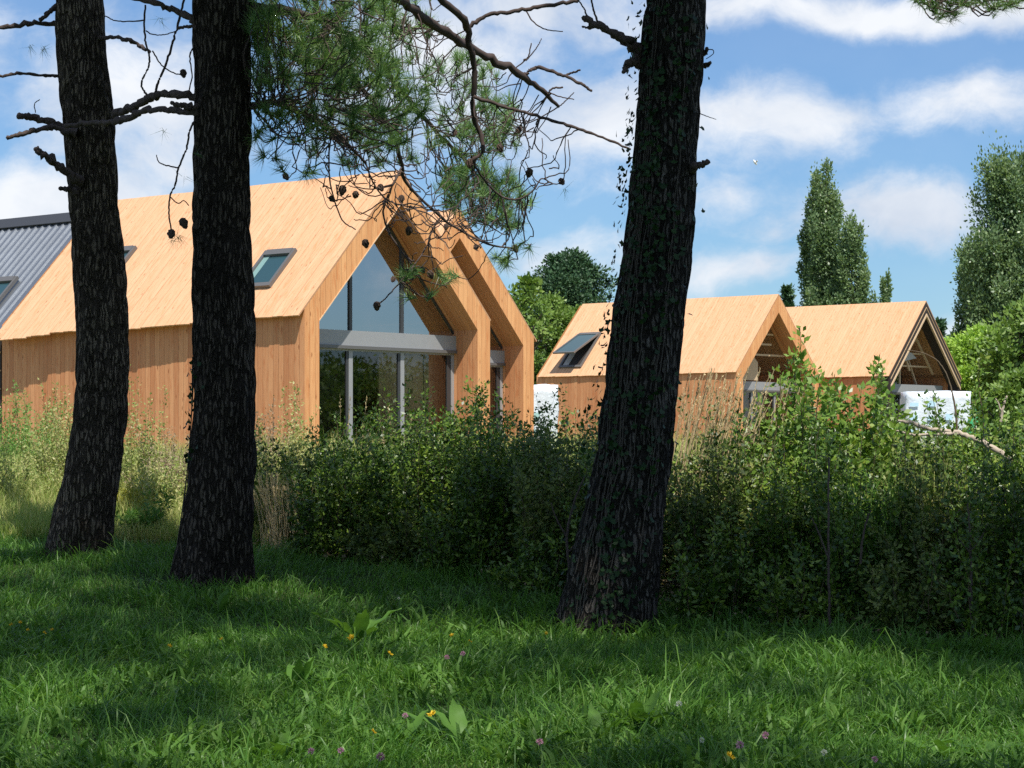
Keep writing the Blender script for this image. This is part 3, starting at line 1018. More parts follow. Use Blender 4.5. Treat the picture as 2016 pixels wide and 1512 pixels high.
def trunk(spec, parent, mat, seed, top=12.0):
    Y = spec['Y']
    zs, cx, rad = [], [], []
    for py, xl, xr in spec['rows']:
        a, b = at(xl, py, Y), at(xr, py, Y)
        zs.append(a.z)
        cx.append((a.x + b.x) / 2)
        rad.append((b.x - a.x) / 2)
    zs, cx, rad = map(np.array, (zs[::-1], cx[::-1], rad[::-1]))
    sl_ = (cx[-1] - cx[-6]) / (zs[-1] - zs[-6])
    zs = np.append(zs, top)
    cx = np.append(cx, cx[-1] + sl_ * (top - zs[-2]) * 0.6)
    rad = np.append(rad, rad[-1] * 0.45)
    zr = np.concatenate([np.arange(zs[0], zs[-2] + 0.1, 0.0145), np.arange(zs[-2] + 0.15, top, 0.12)])
    cxr, rr = np.interp(zr, zs, cx), np.interp(zr, zs, rad)
    k = np.ones(15) / 15
    cxr[8:-8] = np.convolve(cxr, k, 'same')[8:-8]
    rr[8:-8] = np.convolve(rr, k, 'same')[8:-8]
    NS = 128
    V = np.zeros((len(zr), NS, 3))
    for i, (z, c, r) in enumerate(zip(zr, cxr, rr)):
        fine = z < zs[-2] + 0.1
        for j in range(NS):
            a = j / NS * 2 * math.pi
            ca, sa = math.cos(a), math.sin(a)
            q = Vector((ca * r * 1.0, sa * r * 1.0, z * 0.17)) * 15 + Vector((seed, seed * 2.3, 0))
            w_ = noise.noise(Vector((ca * r * 5, sa * r * 5, z * 2.5 + seed)))
            if fine:
                q += Vector((0.6 * noise.noise(q * 0.8), 0.6 * noise.noise(q * 0.8 + Vector((7, 0, 0))), 0.4 * w_))
                dd = noise.voronoi(q)[0]
                e = min(0.5, dd[1] - dd[0])
                d = 0.026 * (e / 0.5) ** 0.6 - 0.014 + 0.016 * w_ + 0.010 * noise.noise(q * 0.35) + 0.005 * noise.noise(q * 3.0)
            else:
                d = 0.014 * w_
            # root flare lobes low down
            low = max(0.0, 1 - (z - zs[0]) / 0.75)
            d += 0.055 * low * low * max(-0.35, math.sin(a * 4 + seed)) + 0.02 * low * low
            V[i, j] = (c + ca * (r + d), Y + sa * (r + d), z)
    idx = np.arange(len(zr) * NS).reshape(len(zr), NS)
    a = idx[:-1]
    d = idx[1:]
    Fc = np.stack([a, np.roll(a, -1, 1), np.roll(d, -1, 1), d], -1).reshape(-1, 4)
    loc = np.array(parent.location)
    o = mesh_obj('trunk', V.reshape(-1, 3) - loc, Fc, mat, parent, smooth=True)
    return lambda z: (float(np.interp(z, zr, cxr)), Y, float(np.interp(z, zr, rr)))


def limb(parent, pts, name='branch', n=None, mat='dead_wood', sides=8, rough=0.15, tipcap=True):
    """pts: list of (px, py, Y, radius in px)"""
    P = [tuple(at(a, b, c)) for a, b, c, d in pts]
    rad = [d / F * c for a, b, c, d in pts]
    n = n or max(8, 6 * len(pts))
    S = spline(P, n)
    rr = np.interp(np.linspace(0, len(pts) - 1, n), range(len(pts)), rad)
    rg = np.random.default_rng(abs(hash((pts[0][0], pts[0][1]))) % 1000)
    rr = rr * (1 + rough * rg.normal(size=n).clip(-1.5, 1.5))
    S[1:-1] += rg.normal(size=(n - 2, 3)) * rr[1:-1, None] * 0.25
    v, f = tubes([S], [rr], sides)
    cap0 = len(v)
    v = np.vstack([v, S[-1:] + unit(S[-1:] - S[-2:-1]) * rr[-1] * 0.6])
    cap = np.array([[cap0 - sides + j, cap0 - sides + (j + 1) % sides, cap0, cap0] for j in range(sides)])
    fl = [tuple(q) for q in f] + [(int(a), int(b), int(c)) for a, b, c, _ in cap]
    loc = np.array(parent.location)
    o = mesh_obj(name, v - loc, fl, M[mat], parent, smooth=True)
    return o, S


base1 = at(150, 1095, 19.0)
base2 = at(420, 1140, 17.4)
base3 = at(1190, 1255, 15.4)
TG = 'old pines in the shade in front'
pine1 = thing('pine_tree', 'leftmost dark pine trunk, leaning slightly, with broken dead stubs on its left', 'tree', base1, 0, TG)
pine2 = thing('pine_tree', 'middle dark pine whose low branches with needles and cones spread in front of the house', 'tree', base2, 0, TG)
pine3 = thing('pine_tree', 'nearest pine right of centre, its leaning trunk overgrown with ivy', 'tree', base3, 0, TG)
tf1 = trunk(TR1, pine1, M['bark_brown'], 3.1)
tf2 = trunk(TR2, pine2, M['bark'], 8.7)
tf3 = trunk(TR3, pine3, M['bark_grey'], 15.2)

# dead limbs and stubs of the leftmost pine
for pts in ([(135, 50, 19, 6), (100, 47, 19, 5), (60, 47, 18.9, 5), (0, 55, 18.8, 4), (-40, 60, 18.8, 3)],
            [(130, 2, 19, 6), (112, 12, 19, 6), (96, 25, 18.9, 5), (79, 39, 18.9, 4)],
            [(140, 165, 19, 7), (112, 150, 19, 4), (80, 148, 18.9, 3), (40, 145, 18.8, 3), (0, 150, 18.7, 3), (-30, 153, 18.7, 2)],
            [(195, 76, 18.9, 5), (225, 74, 18.8, 4), (255, 80, 18.7, 4), (275, 90, 18.7, 4), (295, 102, 18.6, 3)],
            [(150, 262, 18.8, 10), (122, 252, 18.8, 8), (85, 236, 18.7, 7), (60, 230, 18.7, 7), (37, 228, 18.6, 6)],
            [(150, 262, 18.75, 9), (110, 252, 18.7, 6), (80, 254, 18.6, 5), (45, 263, 18.5, 5), (14, 271, 18.5, 4)],
            [(160, 360, 18.8, 10), (140, 345, 18.7, 9), (110, 322, 18.6, 8), (86, 303, 18.5, 7), (70, 293, 18.5, 6)],
            [(150, 378, 18.8, 8), (134, 373, 18.75, 6), (118, 371, 18.7, 4)]):
    limb(pine1, pts)
# limbs of the middle pine to the left; the lower one crosses in front of the left trunk
Y2 = 17.4
for pts in ([(400, 55, 17.4, 9), (380, 38, 17.4, 7), (345, 20, 17.5, 6), (305, 6, 17.5, 6), (262, -6, 17.6, 5), (200, -25, 17.6, 4)],
            [(400, 192, 17.4, 9), (370, 188, 17.4, 8), (335, 187, 17.5, 7), (310, 185, 17.6, 8), (282, 200, 17.8, 8), (250, 214, 18.0, 8), (226, 226, 18.2, 8)],
            [(400, 225, 17.3, 9), (375, 221, 17.3, 7), (340, 216, 17.4, 7), (312, 215, 17.5, 7), (280, 221, 17.7, 6), (250, 233, 17.9, 7), (215, 240, 18.1, 6), (175, 243, 18.3, 5), (128, 248, 18.4, 4)],
            [(395, 212, 17.3, 8), (368, 209, 17.25, 6), (350, 206, 17.2, 5), (336, 203, 17.2, 4)],
            [(395, 55, 17.3, 6), (375, 52, 17.3, 4), (350, 54, 17.3, 3)]):
    limb(pine2, pts)
for pts in ([(305, 187, 17.6, 3), (312, 160, 17.6, 2.5), (325, 130, 17.6, 2.5), (338, 90, 17.6, 2.5), (350, 50, 17.6, 2.5), (362, 0, 17.6, 2.5), (368, -30, 17.6, 2)],
            [(292, 192, 17.7, 2.5), (281, 175, 17.7, 2), (279, 160, 17.7, 2), (291, 135, 17.7, 2), (294, 110, 17.7, 2), (287, 85, 17.7, 2), (284, 50, 17.7, 2), (286, 10, 17.7, 2)],
            [(385, 235, 17.3, 2.5), (374, 255, 17.2, 2.2), (368, 290, 17.2, 2.2), (352, 330, 17.2, 2), (346, 360, 17.2, 2), (334, 390, 17.2, 1.8), (333, 425, 17.2, 1.6), (338, 455, 17.2, 1.6)],
            [(350, 330, 17.2, 1.6), (325, 325, 17.2, 1.4), (312, 318, 17.2, 1.2), (308, 305, 17.2, 1.0)],
            [(300, 100, 17.7, 1.6), (320, 130, 17.7, 1.4), (345, 145, 17.7, 1.3), (365, 146, 17.7, 1.2)],
            [(284, 40, 17.7, 1.6), (255, 42, 17.7, 1.4), (225, 40, 17.7, 1.2), (205, 30, 17.7, 1.2)],
            [(287, 60, 17.7, 1.4), (300, 68, 17.7, 1.2), (325, 68, 17.7, 1.2), (350, 60, 17.7, 1.0)],
            [(383, 90, 17.3, 2), (374, 110, 17.3, 1.6), (378, 150, 17.3, 1.4), (370, 185, 17.3, 1.4)],
            [(70, 222, 18.7, 1.0), (68, 205, 18.7, 1.0), (78, 196, 18.7, 1.0)],
            [(335, 388, 17.2, 1.3), (350, 400, 17.2, 1.2), (362, 395, 17.2, 1.0), (372, 405, 17.2, 1.0)]):
    limb(pine2, pts, mat='twig', sides=5, rough=0.05)
# stubs of the ivy pine
for pts in ([(1285, 112, 15.4, 14), (1262, 100, 15.4, 12), (1232, 80, 15.3, 10), (1200, 62, 15.2, 8), (1172, 47, 15.1, 8), (1147, 35, 15.1, 6)],
            [(1190, 57, 15.15, 5), (1172, 52, 15.1, 4), (1160, 55, 15.1, 3), (1146, 52, 15.1, 2)],
            [(1280, 128, 15.4, 11), (1260, 124, 15.35, 9), (1242, 124, 15.3, 8), (1235, 128, 15.3, 7), (1226, 143, 15.25, 4)],
            [(1375, 132, 15.4, 7), (1385, 130, 15.4, 5), (1399, 124, 15.35, 4)],
            [(1375, 108, 15.4, 6), (1386, 104, 15.4, 5), (1393, 98, 15.35, 3)],
            [(1355, 330, 15.3, 9), (1372, 326, 15.2, 7), (1385, 321, 15.2, 6), (1396, 318, 15.2, 4)]):
    limb(pine3, pts)
for pts in ([(1178, 44, 15.1, 2.5), (1170, 25, 15.1, 2), (1165, 0, 15.1, 2), (1163, -30, 15.1, 2)], [(1158, 36, 15.1, 2), (1148, 15, 15.1, 1.6), (1132, -8, 15.1, 1.4)],
            [(1392, 98, 15.35, 1.2), (1403, 98, 15.35, 1.0), (1404, 106, 15.35, 0.9), (1390, 116, 15.35, 0.8)],
            [(1374, 222, 15.4, 1.0), (1392, 229, 15.35, 0.9), (1410, 235, 15.3, 0.6)]):
    limb(pine3, pts, mat='twig', sides=5, rough=0.05)

# ------------------------------------------------------------------ needle-bearing branches of the middle pine
def YB(Y):
    """how far the needle-bearing limbs reach back, away from the camera"""
    return Y if Y <= 17.5 else 17.5 + (Y - 17.5) * 2.3


main = [
    [(480, 15, 17.4, 13), (560, 22, 17.6, 9), (640, 42, 17.9, 8), (702, 80, 18.2, 7), (745, 120, 18.5, 6), (800, 190, 18.9, 5), (850, 250, 19.2, 4), (900, 300, 19.5, 3), (960, 350, 19.7, 2)],
    [(640, 42, 17.9, 7), (636, 82, 17.9, 6), (670, 119, 18.0, 6), (718, 178, 18.2, 5), (758, 234, 18.4, 5), (790, 317, 18.6, 4), (800, 360, 18.7, 3), (860, 420, 18.8, 3), (900, 450, 18.9, 2.5), (960, 480, 18.9, 2), (1015, 490, 18.9, 1.6)],
    [(700, -90, 17.4, 12), (780, -8, 17.8, 10), (830, 33, 18.0, 9), (880, 66, 18.2, 9), (930, 97, 18.4, 8), (985, 123, 18.5, 8), (1030, 150, 18.6, 7), (1068, 178, 18.7, 5), (1100, 210, 18.8, 3)],
    [(800, -80, 17.8, 10), (866, -5, 18.0, 8), (905, 30, 18.1, 7), (922, 60, 18.2, 7), (926, 100, 18.25, 7), (935, 150, 18.3, 6), (930, 215, 18.35, 5), (945, 262, 18.4, 5), (951, 295, 18.4, 4), (928, 320, 18.4, 4)],
    [(923, 52, 18.2, 5), (960, 30, 18.2, 4), (1010, 22, 18.2, 4), (1070, 12, 18.2, 4), (1130, 2, 18.2, 4), (1160, -15, 18.2, 3)],
    [(932, 190, 18.3, 4), (1000, 212, 18.3, 3), (1060, 229, 18.2, 3), (1120, 247, 18.1, 3), (1180, 268, 18.0, 2.5), (1241, 294, 17.9, 2)],
    [(1030, 150, 18.6, 3.5), (1046, 137, 18.6, 3.5), (1062, 133, 18.6, 3.5), (1100, 145, 18.5, 3.5), (1140, 163, 18.4, 3), (1165, 179, 18.4, 2.5)],
    [(490, 208, 17.3, 8), (540, 203, 17.5, 6), (600, 225, 17.7, 4), (660, 262, 17.9, 3), (720, 320, 18.1, 2.5)],
]
branch_pts = []
branch_objs = []
for pts in main:
    o_, S_ = limb(pine2, [(a, b, YB(c), d) for a, b, c, d in pts], n=40, mat='twig', sides=8, rough=0.08)
    branch_pts.append(S_)
    branch_objs.append(o_)
for pts in ([(1112, 149, 18.5, 2.5), (1122, 145, 18.5, 2.2), (1142, 138, 18.45, 2)], [(1078, 185, 18.7, 2), (1088, 174, 18.7, 2), (1108, 172, 18.7, 2)],
            [(1082, 182, 18.7, 1.4), (1100, 190, 18.7, 1.3), (1130, 196, 18.7, 1)], [(1098, 212, 18.8, 1.3), (1112, 200, 18.8, 1.2), (1130, 182, 18.8, 1)],
            [(1030, 118, 18.6, 1.6), (1040, 112, 18.6, 1.4), (1046, 85, 18.6, 1.2)], [(1035, 120, 18.6, 1.3), (1056, 95, 18.6, 1.2), (1066, 76, 18.6, 1)],
            [(1036, 22, 18.2, 1.6), (1052, 45, 18.2, 1.4), (1075, 58, 18.2, 1.2), (1108, 62, 18.2, 1)],
            [(928, 308, 18.4, 2.5), (950, 350, 18.5, 2.2), (985, 385, 18.6, 2), (1020, 392, 18.6, 2), (1050, 375, 18.6, 1.6), (1066, 352, 18.6, 1.4), (1090, 362, 18.6, 1.2), (1108, 360, 18.6, 1)],
            [(790, 330, 18.6, 2.2), (775, 360, 18.5, 2.2), (758, 400, 18.5, 2), (756, 430, 18.5, 2), (770, 465, 18.5, 1.8), (810, 520, 18.5, 1.5)],
            [(870, 425, 18.8, 2), (850, 455, 18.8, 1.8), (838, 490, 18.8, 1.6), (800, 540, 18.7, 1.5), (775, 570, 18.7, 1.4), (745, 601, 18.7, 1.4)],
            [(655, 255, 17.9, 2), (648, 300, 17.9, 1.7), (650, 360, 17.9, 1.6), (672, 430, 17.9, 1.4), (700, 452, 17.9, 1.3)],
            [(720, 320, 18.1, 1.8), (735, 360, 18.1, 1.6), (765, 395, 18.1, 1.5), (820, 408, 18.1, 1.4), (880, 402, 18.1, 1.2)]):
    o_, S_ = limb(pine2, [(a, b, YB(c), d) for a, b, c, d in pts], mat='twig', sides=5, rough=0.05)
    branch_pts.append(S_)
allp = np.vstack(branch_pts)
RB = np.random.default_rng(5)


def in_poly(poly, n, rng):
    P = np.array(poly, float)
    lo, hi = P.min(0), P.max(0)
    res = []
    while len(res) < n:
        q = rng.uniform(lo, hi)
        c = False
        j = len(P) - 1
        for i in range(len(P)):
            if (P[i, 1] > q[1]) != (P[j, 1] > q[1]) and q[0] < (P[j, 0] - P[i, 0]) * (q[1] - P[i, 1]) / (P[j, 1] - P[i, 1]) + P[i, 0]:
                c = not c
            j = i
        if c:
            res.append(q)
    return res


def twigs_to(poly, n, y0, y1, tuft=True, dark=None, length=(0.11, 0.18), nn=64, maxd=0.9):
    paths, rads = [], []
    NP, ND, NL = [], [], []
    for (px, py) in in_poly(poly, n, RB):
        e = np.array(at(px, py, YB(RB.uniform(y0, y1) if y1 else y0 + (px - 500) / 500 * 2.6 + RB.uniform(-0.3, 0.6))))
        d = np.linalg.norm((allp - e) * np.array([1, 0.7, 1]), axis=1)
        near = np.argsort(d)[RB.integers(0, 25)]
        s = allp[near]
        if np.linalg.norm(s - e) > maxd:
            s = e + (s - e) / np.linalg.norm(s - e) * maxd * RB.uniform(0.5, 1)
        mid = (s + e) / 2 + np.array([RB.normal() * 0.07, RB.normal() * 0.07, -0.10 - 0.10 * RB.random()]) * np.linalg.norm(e - s) * 1.6
        pth = spline([s, (s + mid) / 2 + RB.normal(size=3) * 0.02, mid, (mid + e) / 2 + RB.normal(size=3) * 0.025 - np.array([0, 0, 0.02]), e], 12)
        pth[1:-1] += RB.normal(size=(10, 3)) * 0.006
        paths.append(pth)
        rads.append(np.linspace(0.0062, 0.0038, 12))
        if tuft:
            tip = unit(pth[-1] - pth[-3])
            k = RB.integers(int(nn * 0.7), nn + 1)
            pos = pth[-1] - tip * RB.uniform(0, 0.11, (k, 1)) + RB.normal(size=(k, 3)) * 0.003
            th = unit(np.cross(tip, RB.normal(size=(k, 3))))
            a = RB.uniform(0.25, 1.25, (k, 1))
            dd = tip * np.cos(a) + th * np.sin(a)
            NP.append(pos)
            ND.append(dd)
            NL.append(RB.uniform(*length, k))
    return paths, rads, NP, ND, NL


R1 = [(497, -40), (850, -40), (880, 60), (975, 120), (1005, 215), (1000, 300), (940, 335), (880, 300), (830, 325), (700, 322), (620, 300), (560, 270), (497, 250)]
R1b = [(497, -60), (760, -60), (800, 100), (860, 220), (800, 300), (640, 260), (520, 215), (497, 180)]
sets = [(R1, 270, 17.2, None, True), (R1b, 270, 16.9, 18.4, True),
        ([(860, 330), (1000, 330), (1052, 395), (1030, 450), (950, 445), (870, 400)], 120, 18.9, 19.9, True),
        ([(900, 160), (1010, 170), (1030, 300), (960, 330), (900, 300)], 60, 18.8, 19.9, True),
        ([(790, 520), (865, 540), (850, 600), (800, 590)], 6, 18.5, 18.9, True), ([(940, 500), (1000, 505), (1000, 535), (950, 535)], 5, 18.7, 19.0, True),
        ([(860, 530), (900, 530), (905, 550), (865, 560)], 4, 18.7, 19.0, True),
        ([(1020, 470), (1045, 470), (1045, 500), (1020, 500)], 2, 18.8, 18.9, True),
        ([(500, 250), (560, 260), (560, 330), (505, 320)], 7, 17.1, 17.6, True), ([(590, 330), (630, 320), (640, 350), (600, 350)], 2, 17.3, 17.7, True)]
bare = [([(600, 330), (960, 330), (950, 480), (640, 450)], 34, 17.8, 18.9, False), ([(940, 200), (1150, 260), (1110, 370), (960, 340)], 22, 18.0, 18.8, False),
        ([(520, 220), (700, 260), (680, 360), (560, 340)], 14, 17.3, 18.0, False), ([(760, 400), (960, 450), (940, 560), (780, 540)], 16, 18.3, 18.9, False)]
tw_v, nd_v = [], []
for poly, n, y0, y1, tf in sets + bare:
    p_, r_, a_, d_, l_ = twigs_to(poly, n, y0, y1, tf, maxd=0.62 if not tf else 0.8)
    tw_v.append(tubes(np.array(p_), np.array(r_), 4))
    if tf:
        nd_v.append(needles(np.vstack(a_), np.vstack(d_), np.concatenate(l_), 0.0056, RB))
# left-hand tufts
for (px, py, Y, k) in ((85, 95, 18.8, 30), (60, 90, 18.8, 16), (350, 465, 17.2, 26), (338, 470, 17.2, 18), (320, 255, 17.4, 9), (365, 350, 17.2, 10), (1112, 372, 18.6, 14), (318, 38, 17.6, 14), (385, 300, 17.2, 10)):
    c = np.array(at(px, py, Y))
    d_ = unit(RB.normal(size=(k, 3)) + np.array([0.3, 0, -0.6]))
    nd_v.append(needles(c + RB.normal(size=(k, 3)) * 0.01, d_, RB.uniform(0.08, 0.14, k), 0.0030, RB))
v_, f_ = merge(tw_v)
loc2 = np.array(base2)
mesh_obj('twig', v_ - loc2, f_, M['twig'], pine2, smooth=True)
v_, f_ = merge(nd_v)
mesh_obj('needle_foliage', v_ - loc2, f_, M['needle'], pine2)


def cone_mesh():
    bm = bmesh.new()
    bmesh.ops.create_uvsphere(bm, u_segments=14, v_segments=12, radius=1.0)
    for v in bm.verts:
        z = v.co.z
        f = 1.0 - 0.28 * z
        a = math.atan2(v.co.y, v.co.x)
        sc_ = 1 + 0.26 * (math.sin(a * 7 + z * 9) * math.cos(z * 14))
        v.co = Vector((v.co.x * f * sc_ * 0.027, v.co.y * f * sc_ * 0.027, z * 0.043))
    me = bpy.data.meshes.new('pine_cone')
    bm.to_mesh(me)
    bm.free()
    me.materials.append(M['cone'])
    return me


CM = cone_mesh()
for (px, py, Y) in ((563, 348, 17.4), (674, 375, 17.9), (700, 384, 17.9), (654, 392, 17.9), (720, 480, 18.3), (790, 422, 18.5), (805, 455, 18.5), (878, 447, 18.8), (832, 532, 18.7),
                    (848, 541, 18.7), (742, 603, 18.7), (937, 487, 18.9), (1022, 256, 18.3), (1042, 341, 18.5), (1015, 490, 18.9), (985, 292, 18.6), (337, 461, 17.2), (362, 440, 17.2),
                    (895, 262, 18.5), (774, 550, 18.7), (1106, 358, 18.6), (925, 322, 18.4), (790, 392, 18.5), (361, 145, 17.7), (750, 370, 18.1)):
    o = bpy.data.objects.new('pine_cone', CM)
    COL.objects.link(o)
    o.parent = pine2
    o.location = at(px, py, YB(Y)) - base2
    o.rotation_euler = (RB.uniform(2.2, 3.9), RB.uniform(-0.6, 0.6), RB.uniform(0, 6))
    s = RB.uniform(0.75, 1.1)
    o.scale = (s, s, s)

# sprig of the ivy pine reaching in at the top right
o_, S_ = limb(pine3, [(1330, -420, 15.4, 12), (1560, -300, 15.4, 9), (1760, -160, 15.3, 7), (1880, -60, 15.2, 5), (1940, -12, 15.2, 3)], n=30, mat='twig')
o_, S2 = limb(pine3, [(1880, -60, 15.2, 4), (1840, -20, 15.2, 3), (1800, 5, 15.2, 2)], n=20, mat='twig')
allp = np.vstack([S_[15:], S2])
tw_v, nd_v = [], []
for poly, n in (([(1780, -20), (2060, -30), (2050, 10), (1960, 12), (1880, 20), (1800, 12)], 34), ([(1830, 10), (1900, 10), (1890, 34), (1850, 34)], 7), ([(1930, 5), (2030, 0), (2000, 18), (1950, 16)], 6)):
    p_, r_, a_, d_, l_ = twigs_to(poly, n, 14.9, 15.4, True, maxd=0.4, length=(0.07, 0.12))
    tw_v.append(tubes(np.array(p_), np.array(r_), 4))
    nd_v.append(needles(np.vstack(a_), np.vstack(d_), np.concatenate(l_), 0.0032, RB))
loc3 = np.array(base3)
v_, f_ = merge(tw_v)
mesh_obj('twig', v_ - loc3, f_, M['twig'], pine3, smooth=True)
v_, f_ = merge(nd_v)
mesh_obj('needle_foliage', v_ - loc3, f_, M['needle'], pine3)

# ------------------------------------------------------------------ high crowns of the pines (they shade the lawn, hedge and trunks)
SLX, SLY = SUN.x / -SUN.z, SUN.y / -SUN.z


def edge_y(x):
    return np.interp(x, [-8, -4.5, -3, -1.5, 0, 1.0, 2.0, 3.5, 6], [20.1, 19.9, 19.25, 18.6, 17.75, 16.6, 15.9, 15.25, 14.85])


RCW = np.random.default_rng(21)
# gaps in the canopy: the sun flecks on the lawn (where, how wide in metres)
FLECKS = [(*ground_at(px, py)[:2], r) for px, py, r in ((540, 1360, 0.22), (640, 1440, 0.36), (980, 1450, 0.34), (1130, 1430, 0.30), (1260, 1410, 0.26), (1480, 1420, 0.34),
          (1960, 1500, 0.30), (60, 1390, 0.16), (300, 1400, 0.16), (230, 1480, 0.2), (1700, 1420, 0.12), (745, 1090, 0.03), (1620, 1400, 0.14), (880, 1370, 0.06))]
clumps = []
while len(clumps) < 430:
    z = RCW.uniform(7.6, 12.2)
    x = RCW.uniform(-8.5, 8.5)
    y = RCW.uniform(-5, 16)
    gx_ = x + SLX * (z - 1.2)
    gy_ = y + SLY * (z - 1.2)
    if gy_ > edge_y(gx_) - 0.7 + min(0.2, RCW.normal() * 0.2):
        continue
    if z < 1.6 + 0.1955 * y + 1.0 and y > 0:
        continue
    r_ = RCW.uniform(0.48, 0.8)
    fx, fy = x + SLX * (z - 0.3), y + SLY * (z - 0.3)
    if any(math.hypot(fx - a_, fy - b_) < c_ * 1.0 + 0.45 * r_ for a_, b_, c_ in FLECKS):
        continue
    clumps.append((x, y, z, r_))
# outer boughs added unseen, so that shade ends half way up the hedge
for _ in range(150):
    hx = RCW.uniform(-2.6, 5.0)
    dz = RCW.uniform(7.0, 9.8)
    gy_ = float(edge_y(hx)) - 0.40 - 1.1 * RCW.random() ** 1.3
    clumps.append((hx - SLX * dz, gy_ - SLY * dz, 1.2 + dz, 0.42))
# low boughs added out of view, towards the sun, to shade the trunks
for fn, n in ((tf1, 26), (tf2, 30), (tf3, 26)):
    for _ in range(n):
        zt = RCW.uniform(0.5, 7.0)
        cx_, Yt, _r = fn(min(zt, 5.5))
        dz = RCW.uniform(2.4, 6.0) if zt > 3 else RCW.uniform(5.5, 8.0)
        z = zt + dz
        y = Yt - SLY * dz - 0.3
        x = cx_ - SLX * dz + RCW.normal() * 0.13
        if z < 1.6 + 0.1955 * y + 0.8:
            continue
        clumps.append((x, y, z, 0.34))
trees6 = [(pine1, tf1(8)[0], 19.0), (pine2, tf2(8)[0], 17.4), (pine3, tf3(8)[0], 15.4)]
extra = []
for (x, y, lab) in ((-5.6, 7.2, 'tall pine beside the camera on the left, outside the picture'), (5.4, 7.8, 'tall pine beside the camera on the right, outside the picture'), (0.9, -4.0, 'tall pine standing behind the camera')):
    t_ = thing('pine_tree', lab, 'tree', (x, y, float(gz(x, y))), 0, 'pines outside the picture')
    zz = np.linspace(-0.2, 12.5, 40)
    pth = np.stack([0.15 * np.sin(zz * 0.4), 0.1 * np.sin(zz * 0.3 + 1), zz], 1)
    rr = 0.26 - 0.016 * zz
    rr[0:3] += np.array([0.12, 0.06, 0.02])
    v_, f_ = tubes([pth], [rr], 24)
    mesh_obj('trunk', v_, f_, M['bark'], t_, smooth=True)
    trees6.append((t_, x, y))
own = {i: [] for i in range(6)}
for c in clumps:
    d = [math.hypot(c[0] - x, (c[1] - y)) + (0 if i < 3 else 0.6) for i, (_, x, y) in enumerate(trees6)]
    own[int(np.argmin(d))].append(c)
for i, (t_, x, y) in enumerate(trees6):
    if not own[i]:
        continue
    parts, brs, brr = [], [], []
    for (cx_, cy_, cz_, r_) in own[i]:
        gyy = cy_ + SLY * (cz_ - 1.0)
        hyy = np.interp(cx_ + SLX * (cz_ - 1.0), [-4.5, -2.3, -1.27, -0.44, 0.27, 1.13, 2.05, 3.3], [21.0, 19.6, 18.6, 18.0, 16.8, 16.2, 15.4, 14.8])
        k = int(((250 if gyy > hyy - 1.5 else 80) if r_ > 0.45 else 330) * (r_ / 0.75) ** 2)
        ctr = RCW.normal(size=(k, 3)) * r_ * np.array([0.5, 0.5, 0.32]) + np.array([cx_, cy_, cz_])
        D = unit(RCW.normal(size=(k * 5, 3)) + np.array([0, 0, 0.3]))
        P = np.repeat(ctr, 5, 0)
        parts.append(leaves(P, D, RCW.uniform(0.17, 0.30, k * 5), 0.20, 0.02, RCW))
        if RCW.random() > 0.10 and brs:
            continue
        s = np.array([x, y, max(cz_ - 0.8 + RCW.normal() * 0.4, EYE + 0.1955 * y + 0.9)])
        e = np.array([cx_, cy_, cz_])
        m_ = (s + e) / 2 + np.array([0, 0, -0.15])
        brs.append(spline([s, m_, e], 8))
        brr.append(np.linspace(0.045, 0.008, 8))
    loc = np.array(t_.location)
    v_, f_ = merge(parts)
    mesh_obj('crown', v_ - loc, f_, M['crown'], t_)
    v_, f_ = tubes(np.array(brs), np.array(brr), 6)
    mesh_obj('crown_limb', v_ - loc, f_, M['bark'], t_, smooth=True)

# ------------------------------------------------------------------ ivy on the right-hand trunk
ivy = thing('climbing_ivy', 'dark green ivy climbing the left and middle of the leaning trunk', 'ivy', base3)
RI = np.random.default_rng(31)


def ivy_leaves(P, N, up, S, rng):
    """lobed leaves: five-pointed outline lying against direction N"""
    n = len(P)
    N = unit(N)
    T = unit(np.cross(N, up))
    B = np.cross(N, T)
    shape = np.array([(0, -0.45), (0.32, -0.38), (0.55, 0.0), (0.26, 0.10), (0.0, 0.62), (-0.26, 0.10), (-0.55, 0.0), (-0.32, -0.38)])
    S = S[:, None, None]
    V = P[:, None, :] + S * (shape[None, :, 0:1] * T[:, None, :] + shape[None, :, 1:2] * B[:, None, :]) + N[:, None, :] * S * (0.12 * np.abs(shape[:, 0]))[None, :, None]
    i = np.arange(n)[:, None, None] * 8
    q = np.array([[0, 1, 2, 3], [0, 3, 4, 5], [0, 5, 6, 7]])
    return V.reshape(-1, 3), (i + q[None]).reshape(-1, 4)


Pi, Ni, Si = [], [], []
for _ in range(2000):
    z = RI.uniform(0.35, 5.2)
    c, Yt, r = tf3(z)
    hfrac = np.interp(z, [0.3, 0.9, 1.3, 2.2, 4.0, 5.2], [0.9, 0.75, 0.55, 1.0, 0.75, 0.5])
    if RI.random() > hfrac:
        continue
    a = R(-90) + RI.normal() * 0.62 - 0.42
    if z < 1.5:
        a = R(-90) + RI.normal() * 0.42 - 0.12
    if RI.random() < 0.14:
        a = R(180) + RI.normal() * 0.35
    if noise.noise(Vector((a * 2.2, z * 1.6, 4))) < -0.12 and RI.random() < 0.8:
        continue
    off = abs(RI.normal()) * 0.022 + 0.012
    if abs(a - R(180)) < 0.5 or abs(a + R(180)) < 0.5:
        off += abs(RI.normal()) * 0.035
    n_ = np.array([math.cos(a), math.sin(a), 0])
    Pi.append(np.array([c, Yt, z]) + n_ * (r + off))
    Ni.append(n_ + RI.normal(size=3) * 0.45 + np.array([0, 0, 0.35]))
    Si.append(RI.uniform(0.026, 0.050))
v_, f_ = ivy_leaves(np.array(Pi), np.array(Ni), np.array([0, 0, -1.0]) + RI.normal(size=(len(Pi), 3)) * 0.5, np.array(Si), RI)
